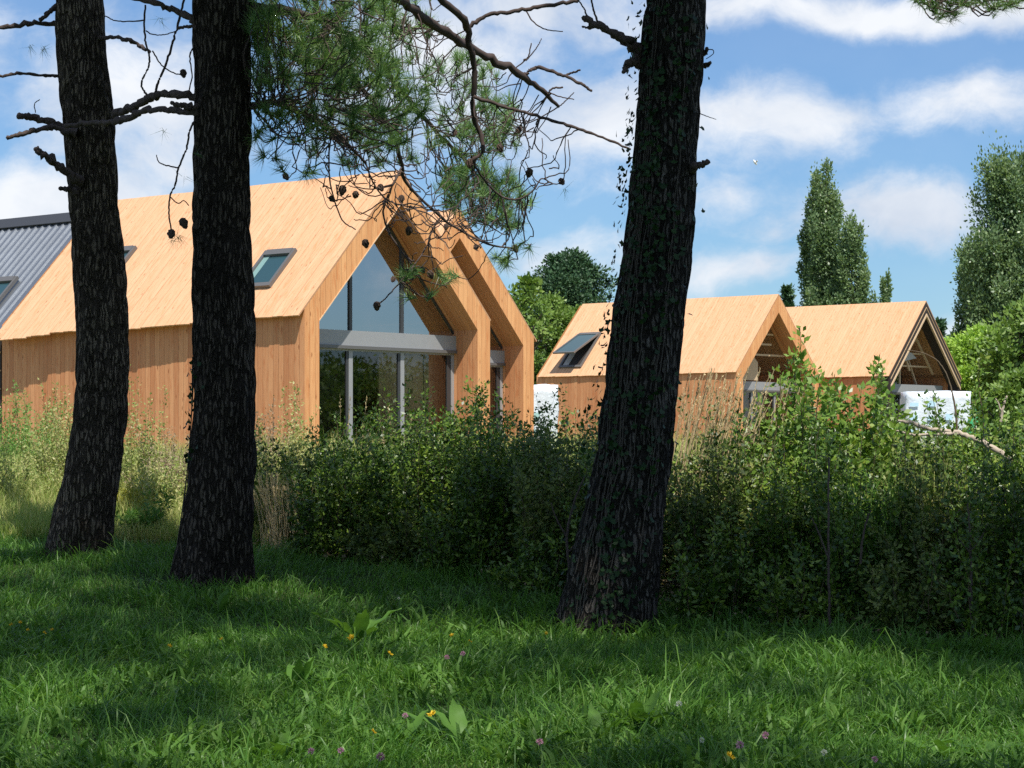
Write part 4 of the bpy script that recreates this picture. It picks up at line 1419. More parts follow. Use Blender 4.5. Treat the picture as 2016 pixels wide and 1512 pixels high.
mesh_obj('ivy_foliage', v_ - loc3, f_, M['ivy'], ivy)
vp, vr = [], []
for _ in range(13):
    a = R(-90) + RI.normal() * 0.55 - 0.2
    z0, z1 = RI.uniform(0.3, 1.6), RI.uniform(2.0, 5.3)
    zz = np.linspace(z0, z1, 40)
    pts = []
    aa = a
    for z in zz:
        aa += RI.normal() * 0.035
        c, Yt, r = tf3(z)
        pts.append((c + math.cos(aa) * (r + 0.018), Yt + math.sin(aa) * (r + 0.018), z))
    vp.append(pts)
    vr.append(np.linspace(0.0045, 0.0022, 40))
v_, f_ = tubes(np.array(vp), np.array(vr), 5)
mesh_obj('ivy_stem', v_ - loc3, f_, M['vine'], ivy, smooth=True)
# small ivy patch on the middle trunk
ivy2 = thing('climbing_ivy', 'small patch of ivy leaves on the left edge of the middle trunk', 'ivy', base2)
Pi, Ni, Si = [], [], []
for _ in range(70):
    z = RI.uniform(1.45, 2.25)
    c, Yt, r = tf2(z)
    a = R(185) + RI.normal() * 0.35
    n_ = np.array([math.cos(a), math.sin(a), 0])
    Pi.append(np.array([c, Yt, z]) + n_ * (r + 0.012 + abs(RI.normal()) * 0.02))
    Ni.append(n_ + RI.normal(size=3) * 0.5)
    Si.append(RI.uniform(0.03, 0.055))
v_, f_ = ivy_leaves(np.array(Pi), np.array(Ni), np.array([0, 0, -1.0]) + RI.normal(size=(len(Pi), 3)) * 0.5, np.array(Si), RI)
mesh_obj('ivy_foliage', v_ - loc2, f_, M['ivy'], ivy2)
vp = []
for k in range(3):
    pts = []
    for z in np.linspace(0.8, 2.2, 24):
        c, Yt, r = tf2(z)
        a = R(178 + 6 * k) + 0.12 * math.sin(z * 5 + k)
        pts.append((c + math.cos(a) * (r + 0.012), Yt + math.sin(a) * (r + 0.012), z))
    vp.append(pts)
v_, f_ = tubes(np.array(vp), np.full((3, 24), 0.004), 5)
mesh_obj('ivy_stem', v_ - loc2, f_, M['vine'], ivy2, smooth=True)

# ------------------------------------------------------------------ shrubs
RS = np.random.default_rng(41)


def shrub(name, label, cat, cx, Y, hw, top_px, n_stem, mat, leaf=0.050, per=46, depth=0.55, group=None, stem='stem_tan', lean=0.25, p0=0.06, topvar=0.18, stem_r=0.0035, wid=0.52, spread=0.09, hang=0.0, base_sp=0.75):
    """fan of leafy stems standing round photo x = cx at depth Y, half width hw (px), reaching top_px"""
    x0 = (cx - CX) / F * Y
    w_ = hw / F * Y
    z0 = float(gz(x0, Y))
    t = thing(name, label, cat, (x0, Y, z0), 0, group)
    H = EYE - (top_px - HY) / F * Y - z0
    K = 9
    bx = RS.uniform(-1, 1, n_stem)
    by = RS.uniform(-1, 1, n_stem)
    h = H * (1 - topvar * RS.random(n_stem) ** 0.7 * 1.6) * (1 - 0.22 * bx ** 2 * RS.random(n_stem))
    base = np.stack([bx * w_ * base_sp, by * depth * 0.8, np.zeros(n_stem)], 1)
    base[:, 2] = gz(base[:, 0] + x0, base[:, 1] + Y) - z0 - 0.02
    sprig = RS.random(n_stem) < 0.07
    h = np.where(sprig, H * RS.uniform(0.95, 1.17, n_stem), h)
    ln = np.stack([bx * w_ * (1.12 - base_sp) + RS.normal(size=n_stem) * lean * 0.35, by * depth * 0.3 + RS.normal(size=n_stem) * lean * 0.35], 1)
    u = np.linspace(0, 1, K)[None, :, None]
    path = base[:, None, :] + np.concatenate([ln[:, None, :] * u ** 1.5, (h[:, None, None] * (u - hang * u ** 3))], 2)
    path[:, 1:, :] += np.cumsum(RS.normal(size=(n_stem, K - 1, 3)) * 0.012, axis=1)
    rad = np.linspace(1.0, 0.35, K)[None, :] * stem_r * RS.uniform(0.5, 1.4, (n_stem, 1))
    v, f = tubes(path, rad, 4)
    mesh_obj('stem', v, f, M[stem], t)
    # leaves
    per = int(per * DENS)
    n = n_stem * per
    si = np.repeat(np.arange(n_stem), per)
    q = p0 + (1 - p0) * RS.random(n) ** 0.85
    fi = q * (K - 1)
    i0 = np.clip(fi.astype(int), 0, K - 2)
    fr = (fi - i0)[:, None]
    P = path[si, i0] * (1 - fr) + path[si, i0 + 1] * fr
    outd = RS.normal(size=(n, 3))
    outd[:, 2] += 0.5
    outd = unit(outd)
    sp = np.where(sprig[si] & (q > 0.6), 0.03, spread * (1.25 - q))[:, None] + 0.008
    P = P + outd * sp * RS.random((n, 1)) * 1.6
    v, f = leaves(P, outd + RS.normal(size=(n, 3)) * 0.4, leaf * RS.uniform(0.45, 1.35, n) * (1.15 - 0.4 * q), wid, 0.10, RS, (0.15, -0.45, 0.85))
    mesh_obj('foliage', v, f, M[mat], t)
    return t


DENS = 2.8
SG = 'shrubs of the wild hedge'
# name, label, px centre, Y, half width, top, stems, material ...
shrub('hedge_shrub', 'green leafy shrub right of the middle trunk, below the front house corner post', 'shrub', 560, 20.25, 75, 850, 75, 'hedge_pale', depth=0.9, p0=0.26, topvar=0.36, group=SG)
shrub('hedge_shrub', 'dark shrub in front of the glazed sliding doors', 'shrub', 690, 19.65, 95, 842, 137, 'hedge', depth=0.9, p0=0.26, topvar=0.30, group=SG, per=52)
shrub('hedge_shrub', 'bright green rounded shrub under the right end of the glazed doors', 'shrub', 850, 19.25, 110, 806, 175, 'hedge', depth=0.9, p0=0.26, topvar=0.30, group=SG, per=56)
shrub('hedge_shrub', 'tallest green shrub of the middle hedge, in front of the second house', 'shrub', 990, 18.55, 95, 796, 162, 'hedge', depth=0.9, p0=0.26, topvar=0.30, group=SG, per=54)
shrub('hedge_shrub', 'twiggy shrub immediately left of the ivy trunk, before the tall white stack', 'shrub', 1110, 17.85, 85, 806, 131, 'hedge_pale', depth=0.9, p0=0.26, topvar=0.30, group=SG, per=46)
shrub('hedge_shrub', 'dark shrub behind the foot of the ivy trunk', 'shrub', 1230, 17.35, 80, 830, 100, 'hedge', depth=0.9, p0=0.26, topvar=0.30, group=SG)
shrub('hedge_shrub', 'seeding brownish shrub directly right of the ivy trunk, under the straw stalks', 'shrub', 1400, 17.05, 90, 832, 150, 'hedge_pale', depth=0.9, p0=0.26, topvar=0.30, group=SG, per=48)
shrub('hedge_shrub', 'dark shrub below the third house gable', 'shrub', 1540, 16.75, 85, 868, 137, 'hedge', depth=0.9, p0=0.26, topvar=0.30, group=SG, per=48)
shrub('hedge_shrub', 'loose grassy shrub in the middle of the right hedge, below the young oak', 'shrub', 1680, 16.35, 95, 878, 131, 'hedge', depth=0.9, p0=0.26, topvar=0.30, group=SG, per=44)
shrub('hedge_shrub', 'brownish seeding shrub below the bleached branch', 'shrub', 1820, 16.15, 95, 890, 150, 'hedge_pale', depth=0.9, p0=0.26, topvar=0.30, group=SG, per=48)
shrub('hedge_shrub', 'dense dark green shrub at the right edge of the picture', 'shrub', 1965, 15.85, 95, 838, 168, 'hedge', depth=0.9, p0=0.26, topvar=0.30, group=SG, per=54)
shrub('hedge_shrub', 'dark green shrub continuing the hedge beyond the right edge of the picture', 'shrub', 2130, 15.4, 95, 815, 150, 'hedge', depth=0.9, p0=0.26, topvar=0.30, group=SG, per=50)
# lower front layer of the hedge
FG = 'low shrubs along the foot of the hedge'
shrub('low_shrub', 'low dark bush at the foot of the hedge beside the straw clump', 'shrub', 640, 19.0, 70, 985, 25, 'hedge', depth=0.3, topvar=0.5, group=FG)
shrub('low_shrub', 'low bush at the foot of the middle hedge, in a speck of sun', 'shrub', 780, 18.5, 75, 985, 26, 'hedge_pale', depth=0.3, topvar=0.5, group=FG)
shrub('low_shrub', 'low leafy bush at the hedge foot below the second house', 'shrub', 920, 17.9, 80, 975, 29, 'hedge', depth=0.3, topvar=0.5, group=FG)
shrub('low_shrub', 'low twiggy bush left of the foot of the ivy trunk', 'shrub', 1050, 17.0, 70, 985, 21, 'hedge', depth=0.3, topvar=0.5, group=FG)
shrub('low_shrub', 'low shaded bush right of the foot of the ivy trunk', 'shrub', 1400, 15.9, 90, 1000, 31, 'hedge', depth=0.3, topvar=0.5, group=FG)
shrub('low_shrub', 'low shaded bush in the middle of the right hedge foot', 'shrub', 1600, 15.5, 95, 1040, 31, 'hedge', depth=0.3, topvar=0.5, group=FG)
shrub('low_shrub', 'low bush with pale flecked leaves near the right end of the hedge foot', 'shrub', 1790, 15.1, 90, 1020, 31, 'hedge_pale', depth=0.3, topvar=0.5, group=FG)
shrub('low_shrub', 'low bush at the hedge foot against the right edge of the picture', 'shrub', 1950, 14.9, 80, 1000, 33, 'hedge', depth=0.3, topvar=0.5, group=FG)
# tall sprays above the hedge
shrub('young_oak', 'young oak rising above the hedge between the third and the farthest house', 'tree', 1605, 17.6, 108, 682, 66, 'oak', leaf=0.080, per=62, depth=0.45, topvar=0.42, spread=0.17, p0=0.34, stem_r=0.008, wid=0.55, base_sp=0.55)
shrub('leafy_sapling', 'leafy sapling below the left corner of the farthest house', 'tree', 1700, 17.4, 75, 765, 40, 'oak', leaf=0.075, per=62, depth=0.3, topvar=0.3, spread=0.11, p0=0.3, stem_r=0.006, wid=0.55, base_sp=0.4)
shrub('leafy_sapling', 'thin leafy sapling in front of the wide white stack, under the open dark gable', 'tree', 1818, 17.9, 85, 755, 50, 'oak', leaf=0.070, per=40, depth=0.3, topvar=0.35, spread=0.10, p0=0.35, stem_r=0.006, wid=0.55, base_sp=0.4)
shrub('leafy_sapling', 'leafy sapling above the hedge at the right edge, beneath the sunny green bush', 'tree', 1965, 17.5, 85, 765, 60, 'oak', leaf=0.060, per=56, depth=0.35, topvar=0.3, spread=0.10, p0=0.3, stem_r=0.006, wid=0.55)
shrub('dry_weed_clump', 'pale brown seeding weeds rising before the lower window of the third house', 'weeds', 1500, 18.4, 70, 812, 46, 'dry_leaf', leaf=0.028, per=46, depth=0.4, group=None, topvar=0.2, p0=0.5, wid=0.7)

# straw stalks right of the ivy trunk
def stalks(name, label, cat, cx, Y, hw, top_px, n, lean_x, mat='straw', group=None, seed_head=True, r=0.0032):
    x0 = (cx - CX) / F * Y
    w_ = hw / F * Y
    z0 = float(gz(x0, Y))
    t = thing(name, label, cat, (x0, Y, z0), 0, group)
    H = EYE - (top_px - HY) / F * Y - z0
    K = 10
    base = np.stack([RS.uniform(-w_, w_, n), RS.uniform(-0.2, 0.2, n), np.zeros(n)], 1)
    h = H * RS.uniform(0.72, 1.0, n)
    lx = lean_x * H + RS.normal(size=n) * 0.10
    u = np.linspace(0, 1, K)
    path = np.zeros((n, K, 3))
    path[:, :, 0] = base[:, 0:1] + lx[:, None] * u[None] ** 1.4
    path[:, :, 1] = base[:, 1:2] + RS.normal(size=(n, 1)) * 0.08 * u[None]
    path[:, :, 2] = h[:, None] * u[None]
    v, f = tubes(path, np.linspace(r, r * 0.4, K)[None].repeat(n, 0), 4)
    mesh_obj('stalk', v, f, M[mat], t)
    if seed_head:
        k = 26
        si = np.repeat(np.arange(n), k)
        q = RS.uniform(0.80, 1.0, n * k)
        i0 = np.minimum((q * (K - 1)).astype(int), K - 2)
        fr = (q * (K - 1) - i0)[:, None]
        P = path[si, i0] * (1 - fr) + path[si, i0 + 1] * fr
        D = unit(path[si, -1] - path[si, -3]) + RS.normal(size=(n * k, 3)) * 0.35
        v, f = leaves(P, D, RS.uniform(0.015, 0.035, n * k), 0.28, 0.05, RS)
        mesh_obj('seed_head', v, f, M[mat], t)
    return t


stalks('straw_clump', 'tall pale straw stalks leaning right in front of the third house', 'dry grass', 1350, 17.4, 66, 722, 75, 0.16, r=0.0052)
stalks('straw_clump', 'thin straw stalks leaning over the gable corner of the third house', 'dry grass', 1480, 17.6, 44, 736, 22, 0.22, r=0.0052)
stalks('straw_clump', 'dry brown grass clump right beside the foot of the middle trunk', 'dry grass', 560, 19.2, 45, 930, 60, -0.12, r=0.004)
stalks('straw_clump', 'few thin seed stalks in front of the glazed sliding doors', 'dry grass', 735, 19.6, 70, 772, 11, 0.03, r=0.0024)
stalks('grass_stalk', 'forked pale seed stalk standing in the lawn left of the ivy trunk base', 'grass', 1122, ground_at(1122, 1400).y, 4, 1232, 2, 0.05, 'dock', seed_head=True, r=0.003)

def grass_clump(label, cx, Y, hw, top_px, n, mat):
    x0 = (cx - CX) / F * Y
    z0 = float(gz(x0, Y))
    t = thing('tall_grass_clump', label, 'grass', (x0, Y, z0), 0, 'tall grass growing through the hedge')
    H = EYE - (top_px - HY) / F * Y - z0
    w_ = hw / F * Y
    P = np.stack([RS.normal(size=n) * w_ * 0.5, RS.normal(size=n) * 0.18, np.full(n, -0.02)], 1)
    v, f = blades(P, H * RS.uniform(0.55, 1.05, n), RS.normal(size=(n, 2)) * 0.24, RS.uniform(0.006, 0.011, n), RS, 0.5)
    mesh_obj('blade_tuft', v, f, M[mat], t)
    return t


grass_clump('tall green grass standing in the middle of the right hedge, below the leafy sapling', 1715, 15.9, 75, 872, 420, 'grass')
grass_clump('tan and green tall grass poking out of the hedge below the bleached branch', 1830, 16.1, 50, 868, 220, 'meadow')
grass_clump('tall pale grass at the right edge of the middle trunk, over the shrub', 530, 20.0, 40, 900, 240, 'meadow')

# bleached branches
def pale_branch(label, lists, mat='stem_pale'):
    loc = at(*lists[0][0][:3])
    t = thing('dead_branch', label, 'branch', loc)
    for k, pts in enumerate(lists):
        limb(t, pts, name='limb' if k == 0 else 'side_limb', mat=mat, rough=0.06)
    return t


pale_branch('bleached bare branch lying across the hedge top before the wide white stack', [
    [(1990, 905, 16.2, 5), (1958, 884, 16.3, 6), (1925, 866, 16.4, 5.5), (1885, 852, 16.5, 5), (1835, 845, 16.6, 4), (1790, 832, 16.6, 4), (1768, 828, 16.6, 2)],
    [(1890, 853, 16.5, 4), (1850, 855, 16.5, 3), (1800, 856, 16.5, 2.5), (1765, 848, 16.5, 1.5)]])
pale_branch('arching bare stem bent over in front of the open dark gable', [
    [(1885, 852, 17.2, 2.2), (1880, 800, 17.2, 1.8), (1868, 750, 17.2, 1.5), (1850, 715, 17.2, 1.1), (1825, 698, 17.2, 0.9), (1800, 691, 17.2, 0.7), (1780, 689, 17.2, 0.5)]], 'stem_tan')
pale_branch('pale forked twig standing at the right, above the hedge below the sunny bush', [
    [(1970, 830, 17.0, 3), (1975, 800, 17.0, 2.6), (1982, 780, 17.0, 2)], [(1972, 812, 17.0, 2), (1966, 795, 17.0, 1.5), (1960, 785, 17.0, 1)]])
pale_branch('thin forked dead stem in the dark hedge left of the ivy trunk', [
    [(1120, 1120, 16.2, 2.6), (1117, 1050, 16.2, 2.4), (1130, 990, 16.2, 2), (1150, 940, 16.2, 1.4)], [(1117, 1060, 16.2, 2), (1095, 1020, 16.2, 1.4), (1085, 990, 16.2, 1)], [(1120, 1085, 16.2, 1.8), (1140, 1065, 16.2, 1.4), (1160, 1050, 16.2, 1)]], 'dead_wood')
pale_branch('reddish dead stem rising from the dark middle of the right hedge', [
    [(1633, 1240, 15.0, 2.6), (1632, 1120, 15.0, 2.4), (1631, 1000, 15.1, 2), (1632, 900, 15.3, 1.6)], [(1631, 1100, 15.0, 2), (1612, 1050, 15.0, 1.6), (1598, 1020, 15.0, 1.2)]], 'dead_wood')
pale_branch('curved pale stem in the right hedge below the leafy sapling', [
    [(1694, 1110, 15.0, 2.4), (1698, 1060, 15.0, 2.2), (1706, 1025, 15.0, 2), (1714, 1006, 15.0, 1.4)]], 'dead_wood')
pale_branch('thin brown forked stem near the right end of the dark hedge', [
    [(1912, 1220, 14.7, 2.6), (1912, 1130, 14.7, 2.4), (1910, 1060, 14.8, 2), (1905, 990, 14.9, 1.4)], [(1911, 1085, 14.75, 1.8), (1930, 1060, 14.75, 1.2), (1945, 1030, 14.75, 1)], [(1911, 1090, 14.75, 1.6), (1895, 1070, 14.75, 1.2), (1880, 1055, 14.75, 0.8)]], 'dead_wood')

# ------------------------------------------------------------------ weeds of the sunny meadow on the left
WG = 'tall weeds in the sunny meadow'
shrub('tall_weed', 'bright green feathery weed at the left edge in front of the metal-roofed house', 'weed', 40, 29.0, 75, 770, 60, 'weed_green', leaf=0.05, per=60, depth=0.6, group=WG, topvar=0.3, spread=0.09, wid=0.35)
shrub('tall_weed', 'grey-green seeding weed immediately left of the leftmost trunk', 'weed', 120, 26.0, 50, 775, 60, 'weed', leaf=0.04, per=54, depth=0.5, group=WG, topvar=0.3, spread=0.08)
shrub('tall_weed', 'grey-green weed plume directly right of the leftmost trunk, against the timber wall', 'weed', 283, 25.0, 40, 760, 50, 'weed', leaf=0.04, per=54, depth=0.5, group=WG, topvar=0.4, spread=0.08)
shrub('tall_weed', 'tan seeding weeds between the two left trunks', 'weed', 340, 24.0, 50, 835, 60, 'dry_leaf', leaf=0.03, per=48, depth=0.5, group=WG, topvar=0.4, wid=0.6)
shrub('tall_weed', 'green weeds low between the two left trunks', 'weed', 325, 22.3, 55, 905, 60, 'weed', leaf=0.042, per=54, depth=0.5, group=WG, topvar=0.3)
shrub('tall_weed', 'yellow flowering weed at the right foot of the leftmost trunk', 'weed', 248, 21.8, 22, 920, 30, 'weed_yellow', leaf=0.032, per=48, depth=0.3, group=WG, topvar=0.3)
shrub('tall_weed', 'dark green upright weed on the lawn edge between the two left trunks', 'weed', 283, 20.6, 20, 985, 16, 'dock', leaf=0.085, per=24, depth=0.15, group=WG, topvar=0.3, wid=0.28, spread=0.04)
shrub('tall_weed', 'green and yellow weed against the corner post of the front house', 'weed', 572, 23.5, 38, 790, 44, 'weed', leaf=0.045, per=52, depth=0.4, group=WG, topvar=0.4, spread=0.08)
shrub('tall_weed', 'pale weeds at the left edge, in front of the green feathery weed', 'weed', 30, 24.5, 70, 865, 60, 'weed', leaf=0.04, per=50, depth=0.6, group=WG, topvar=0.4)
shrub('tall_weed', 'tan seeding weeds right of the middle trunk, against the timber wall', 'weed', 525, 26.0, 35, 800, 40, 'dry_leaf', leaf=0.035, per=46, depth=0.5, group=WG, topvar=0.4, wid=0.6)

RM = np.random.default_rng(51)
n = 62000
my = 20.2 + (42 - 20.2) * RM.random(n) ** 1.5
mx = (RM.uniform(-60, 640, n) - CX) / F * my
P = np.stack([mx, my, gz(mx, my) - 0.01], 1)
dens_ = np.array([noise.noise(Vector((a * 0.7, b * 0.5, 2))) for a, b in zip(mx, my)])
hh = RM.uniform(0.20, 0.62, n) * (0.75 + 0.6 * dens_) * np.interp(my, [20, 22.5, 25], [0.5, 0.8, 1.3])
V1 = blades(P, hh, RM.normal(size=(n, 2)) * 0.32, RM.uniform(0.004, 0.009, n), RM)
mg = mesh_obj('meadow_grass', V1[0], V1[1], M['meadow'])
mg['kind'] = 'stuff'
# rough ground behind the hedge
n = 34000
my = 19 + 55 * RM.random(n) ** 1.3
mx = (RM.uniform(480, 2700, n) - CX) / F * my
k_ = my > 17.5 + 2.5 * np.clip(1 - mx / 2, 0, 1)
P = np.stack([mx, my, gz(mx, my) - 0.01], 1)[k_]
V1 = blades(P, RM.uniform(0.3, 0.9, len(P)), RM.normal(size=(len(P), 2)) * 0.3, RM.uniform(0.006, 0.014, len(P)), RM)
rg_ = mesh_obj('rough_grass', V1[0], V1[1], M['meadow'])
rg_['kind'] = 'stuff'

# ------------------------------------------------------------------ lawn
RG = np.random.default_rng(61)


def lawn_pts(n, ymin, ymax, pw):
    y = ymin + (ymax - ymin) * RG.random(n) ** pw
    x = (RG.uniform(-420, 2440, n) - CX) / F * y
    return x, y


def hedge_y(x):
    return np.interp(x, [-4.5, -3.2, -2.3, -1.27, -0.44, 0.27, 1.13, 2.05, 3.3, 5.0], [22.8, 22.4, 20.2, 19.0, 18.6, 17.2, 16.6, 15.7, 15.0, 14.3])


parts = []
for (n, a, b, h0, h1, wd, sd) in ((128000, 9.4, 15.0, 0.025, 0.085, 0.0060, 0.65), (122000, 13.0, 22.8, 0.04, 0.11, 0.0066, 0.52), (28000, 9.4, 20.0, 0.07, 0.18, 0.0066, 0.6), (900, 9.4, 16.0, 0.18, 0.30, 0.006, 0.5)):
    x, y = lawn_pts(n, a, b, 1.0)
    k_ = y < hedge_y(x) + 0.6
    x, y = x[k_], y[k_]
    cl = np.array([noise.noise(Vector((p * 1.7, q * 1.7, 0))) + 0.6 * noise.noise(Vector((p * 5, q * 5, 3))) for p, q in zip(x, y)])
    h = RG.uniform(h0, h1, len(x)) * np.clip(1 + 1.05 * cl, 0.3, 2.1)
    ln = RG.normal(size=(len(x), 2)) * sd + np.stack([0.35 * np.sin(x * 2.3 + y), 0.25 * np.cos(y * 2.7 - x)], 1)
    parts.append(blades(np.stack([x, y, gz(x, y) - 0.006], 1), h, ln, wd * RG.uniform(0.7, 1.4, len(x)), RG, 0.5))
v_, f_ = merge(parts)
lawn = mesh_obj('lawn_grass', v_, f_, M['grass'])
lawn['kind'] = 'stuff'
# strap-shaped leaves of plantain and dandelion scattered through the sward
n = 2600
x, y = lawn_pts(n, 9.4, 16.5, 1.2)
k_ = (y < hedge_y(x)) & (np.array([noise.noise(Vector((p * 0.9, q * 0.9, 14))) for p, q in zip(x, y)]) > -0.1)
x, y = np.repeat(x[k_], 5) + RG.normal(size=k_.sum() * 5) * 0.012, np.repeat(y[k_], 5) + RG.normal(size=k_.sum() * 5) * 0.012
v_, f_ = blades(np.stack([x, y, gz(x, y)], 1), RG.uniform(0.07, 0.19, len(x)), RG.normal(size=(len(x), 2)) * 0.65, RG.uniform(0.014, 0.028, len(x)), RG, 0.5)
st_ = mesh_obj('broadleaf_weeds', v_, f_, M['dock'])
st_['kind'] = 'stuff'
# clover and other small round leaves in the sward
n = 16000
x, y = lawn_pts(n, 9.4, 17.0, 1.1)
k_ = (y < hedge_y(x)) & (np.array([noise.noise(Vector((p * 1.3, q * 1.3, 9))) for p, q in zip(x, y)]) > -0.05)
x, y = x[k_], y[k_]
P = np.stack([x, y, gz(x, y) + RG.uniform(0.02, 0.09, len(x))], 1)
D = RG.normal(size=(len(x), 3))
D[:, 2] = np.abs(D[:, 2]) * 0.4
v_, f_ = leaves(P, D, RG.uniform(0.012, 0.026, len(x)), 0.85, 0.08, RG)
gc = mesh_obj('ground_cover', v_, f_, M['dock'])
gc['kind'] = 'stuff'
# leaf litter at the hedge foot
n = 5000
x = RG.uniform(-2.4, 4.0, n)
y = hedge_y(x) + RG.normal(size=n) * 0.35
P = np.stack([x, y, gz(x, y) + RG.uniform(0.0, 0.10, n)], 1)
v_, f_ = leaves(P, RG.normal(size=(n, 3)) * np.array([1, 1, 0.4]), RG.uniform(0.02, 0.05, n), 0.5, 0.1, RG)
lt = mesh_obj('leaf_litter', v_, f_, M['dry_leaf'])
lt['kind'] = 'stuff'


# ------------------------------------------------------------------ broad-leaved plants in the lawn
def dock(label, px, py, size, nl, upright=0.9, seed=0):
    g = ground_at(px, py)
    t = thing('dock_plant', label, 'plant', g, 0, 'broad-leaved plants in the lawn')
    rg = np.random.default_rng(seed + 100)
    mbv = []
    for k in range(nl):
        a = rg.uniform(0, 2 * math.pi)
        L = 1.5 * size * rg.uniform(0.6, 1.1)
        el = rg.uniform(0.5, 1.25) * upright
        hor = np.array([math.cos(a), math.sin(a), 0])
        sd = np.array([-math.sin(a), math.cos(a), 0])
        rows = 9
        V, ring = [], []
        for i in range(rows):
            u = i / (rows - 1)
            e = el - 1.1 * u * u
            c = hor * L * (u * math.cos(el) + 0.12 * u * u) + np.array([0, 0, L * (math.sin(el) * u - 0.30 * u * u * math.cos(el))])
            wv_ = L * 0.14 * math.sin(math.pi * min(1, (u * 0.93 + 0.05)) ** 0.85) * (0.25 + 0.75 * min(1, u * 3))
            wob = 0.012 * math.sin(u * 17 + k)
            for q, zz in ((-1, 0.25), (-0.5, 0.08), (0, 0), (0.5, 0.08), (1, 0.25)):
                V.append(c + sd * wv_ * q + np.array([0, 0, wv_ * zz + wob * abs(q) * L * 3]))
        f = []
        for i in range(rows - 1):
            for j in range(4):
                f.append([i * 5 + j, i * 5 + j + 1, (i + 1) * 5 + j + 1, (i + 1) * 5 + j])
        o = mesh_obj('leaf', np.array(V), np.array(f), M['dock'], t, smooth=True)
    return t


DOCKS = [('broad leaf rosette in the shaded grass beside the big yellow flower', 705, 1268, 0.24, 6), ('upright leaf in the shaded grass below the foot of the middle trunk', 432, 1215, 0.20, 4),
         ('sunlit leafy plant left of the orange flower near the bottom', 585, 1365, 0.20, 6), ('broad curled leaf plant at the bottom, left of the bottom centre', 910, 1470, 0.22, 6),
         ('tall pointed leaf plant in the sunny grass below the ivy trunk', 1255, 1440, 0.24, 6), ('narrow-leaved plant beside the sunny pointed leaf plant', 1180, 1465, 0.19, 5),
         ('large bright leaf plant in the bottom right corner', 1985, 1508, 0.22, 7), ('pale upright leaf at the bottom, left of the corner plant', 1875, 1505, 0.20, 4),
         ('dim leaf plant at the left edge of the lawn', 62, 1385, 0.18, 5), ('upright leaf pair in the shaded grass right of the big yellow flower', 720, 1235, 0.20, 3),
         ('leaf plant at the bottom right of the middle, among the clover', 1395, 1480, 0.18, 5), ('broad leaf in the bottom grass below the orange flower', 545, 1495, 0.18, 5),
         ('leaf plant in the sunny patch below the two orange flowers', 790, 1480, 0.17, 4)]
for k, (lb, px, py, s_, n_) in enumerate(DOCKS):
    dock(lb, px, py, s_, n_, 0.95, k)
# nettle-like stems
def nettle(label, px, py, h, seed):
    g = ground_at(px, py)
    t = thing('nettle', label, 'plant', g, 0, 'nettles')
    rg = np.random.default_rng(seed)
    pth = spline([(0, 0, 0), (0.01, 0, h * 0.5), (0.03, 0.0, h)], 10)
    v, f = tubes([pth], [np.linspace(0.004, 0.002, 10)], 5)
    mesh_obj('stem', v, f, M['flower_stem'], t)
    P, D = [], []
    for i in range(2, 10):
        for s in range(2):
            a = i * 1.57 + s * math.pi
            P.append(pth[i])
            D.append((math.cos(a), math.sin(a), 0.15 - 0.3 * rg.random()))
    v, f = leaves(np.array(P), np.array(D, float), np.linspace(0.11, 0.05, len(P)), 0.38, 0.08, rg)
    mesh_obj('foliage', v, f, M['dock'], t)


nettle('nettle with drooping leaves at the foot of the right hedge', 1800, 1265, 0.22, 3)
nettle('pale-leaved nettle in the grass left of the big yellow flower', 645, 1300, 0.2, 4)


# ------------------------------------------------------------------ flowers
def flower_meshes():
    res = {}
    rg = np.random.default_rng(77)
    n = 46
    a = rg.uniform(0, 2 * math.pi, n)
    el = rg.uniform(0.05, 0.7, n)
    D = np.stack([np.cos(a) * np.cos(el), np.sin(a) * np.cos(el), np.sin(el)], 1)
    res['dandelion'] = leaves(np.zeros((n, 3)) + D * 0.002, D, rg.uniform(0.014, 0.021, n), 0.30, 0.05, rg)
    n = 90
    D = unit(rg.normal(size=(n, 3)) + np.array([0, 0, 0.25]))
    res['clover'] = leaves(D * 0.004, D, rg.uniform(0.008, 0.0125, n), 0.34, 0.05, rg)
    out_ = {}
    for k, (v, f) in res.items():
        me = bpy.data.meshes.new('flower_head')
        me.from_pydata(v.tolist(), [], f.tolist())
        out_[k] = me
    return out_


FM = flower_meshes()


def fm(kind, mat):
    me = FM[kind].copy()
    me.materials.clear()
    me.materials.append(M[mat])
    return me


FMM = {'dandelion': fm('dandelion', 'petal_yellow'), 'pink': fm('clover', 'petal_pink'), 'white': fm('clover', 'petal_white')}


def flower(kind, label, px, py, up, cat, group, tilt=0.3, sc=1.0):
    g = ground_at(px, py, up)
    t = thing({'dandelion': 'dandelion', 'pink': 'clover_flower', 'white': 'white_flower'}[kind], label, cat, g, 0, group)
    bend = RG.normal(size=2) * 0.02
    pth = spline([(bend[0] * 1.5, bend[1] * 1.5, -0.01), (bend[0], bend[1], up * 0.5), (0, 0, up)], 8)
    v, f = tubes([pth], [np.full(8, 0.0018)], 5)
    mesh_obj('stem', v, f, M['flower_stem'], t)
    o = bpy.data.objects.new('flower_head', FMM[kind])
    COL.objects.link(o)
    o.parent = t
    o.location = (0, 0, up)
    o.rotation_euler = (tilt + RG.normal() * 0.15, RG.normal() * 0.2, RG.uniform(0, 6))
    o.scale = (sc, sc, sc)


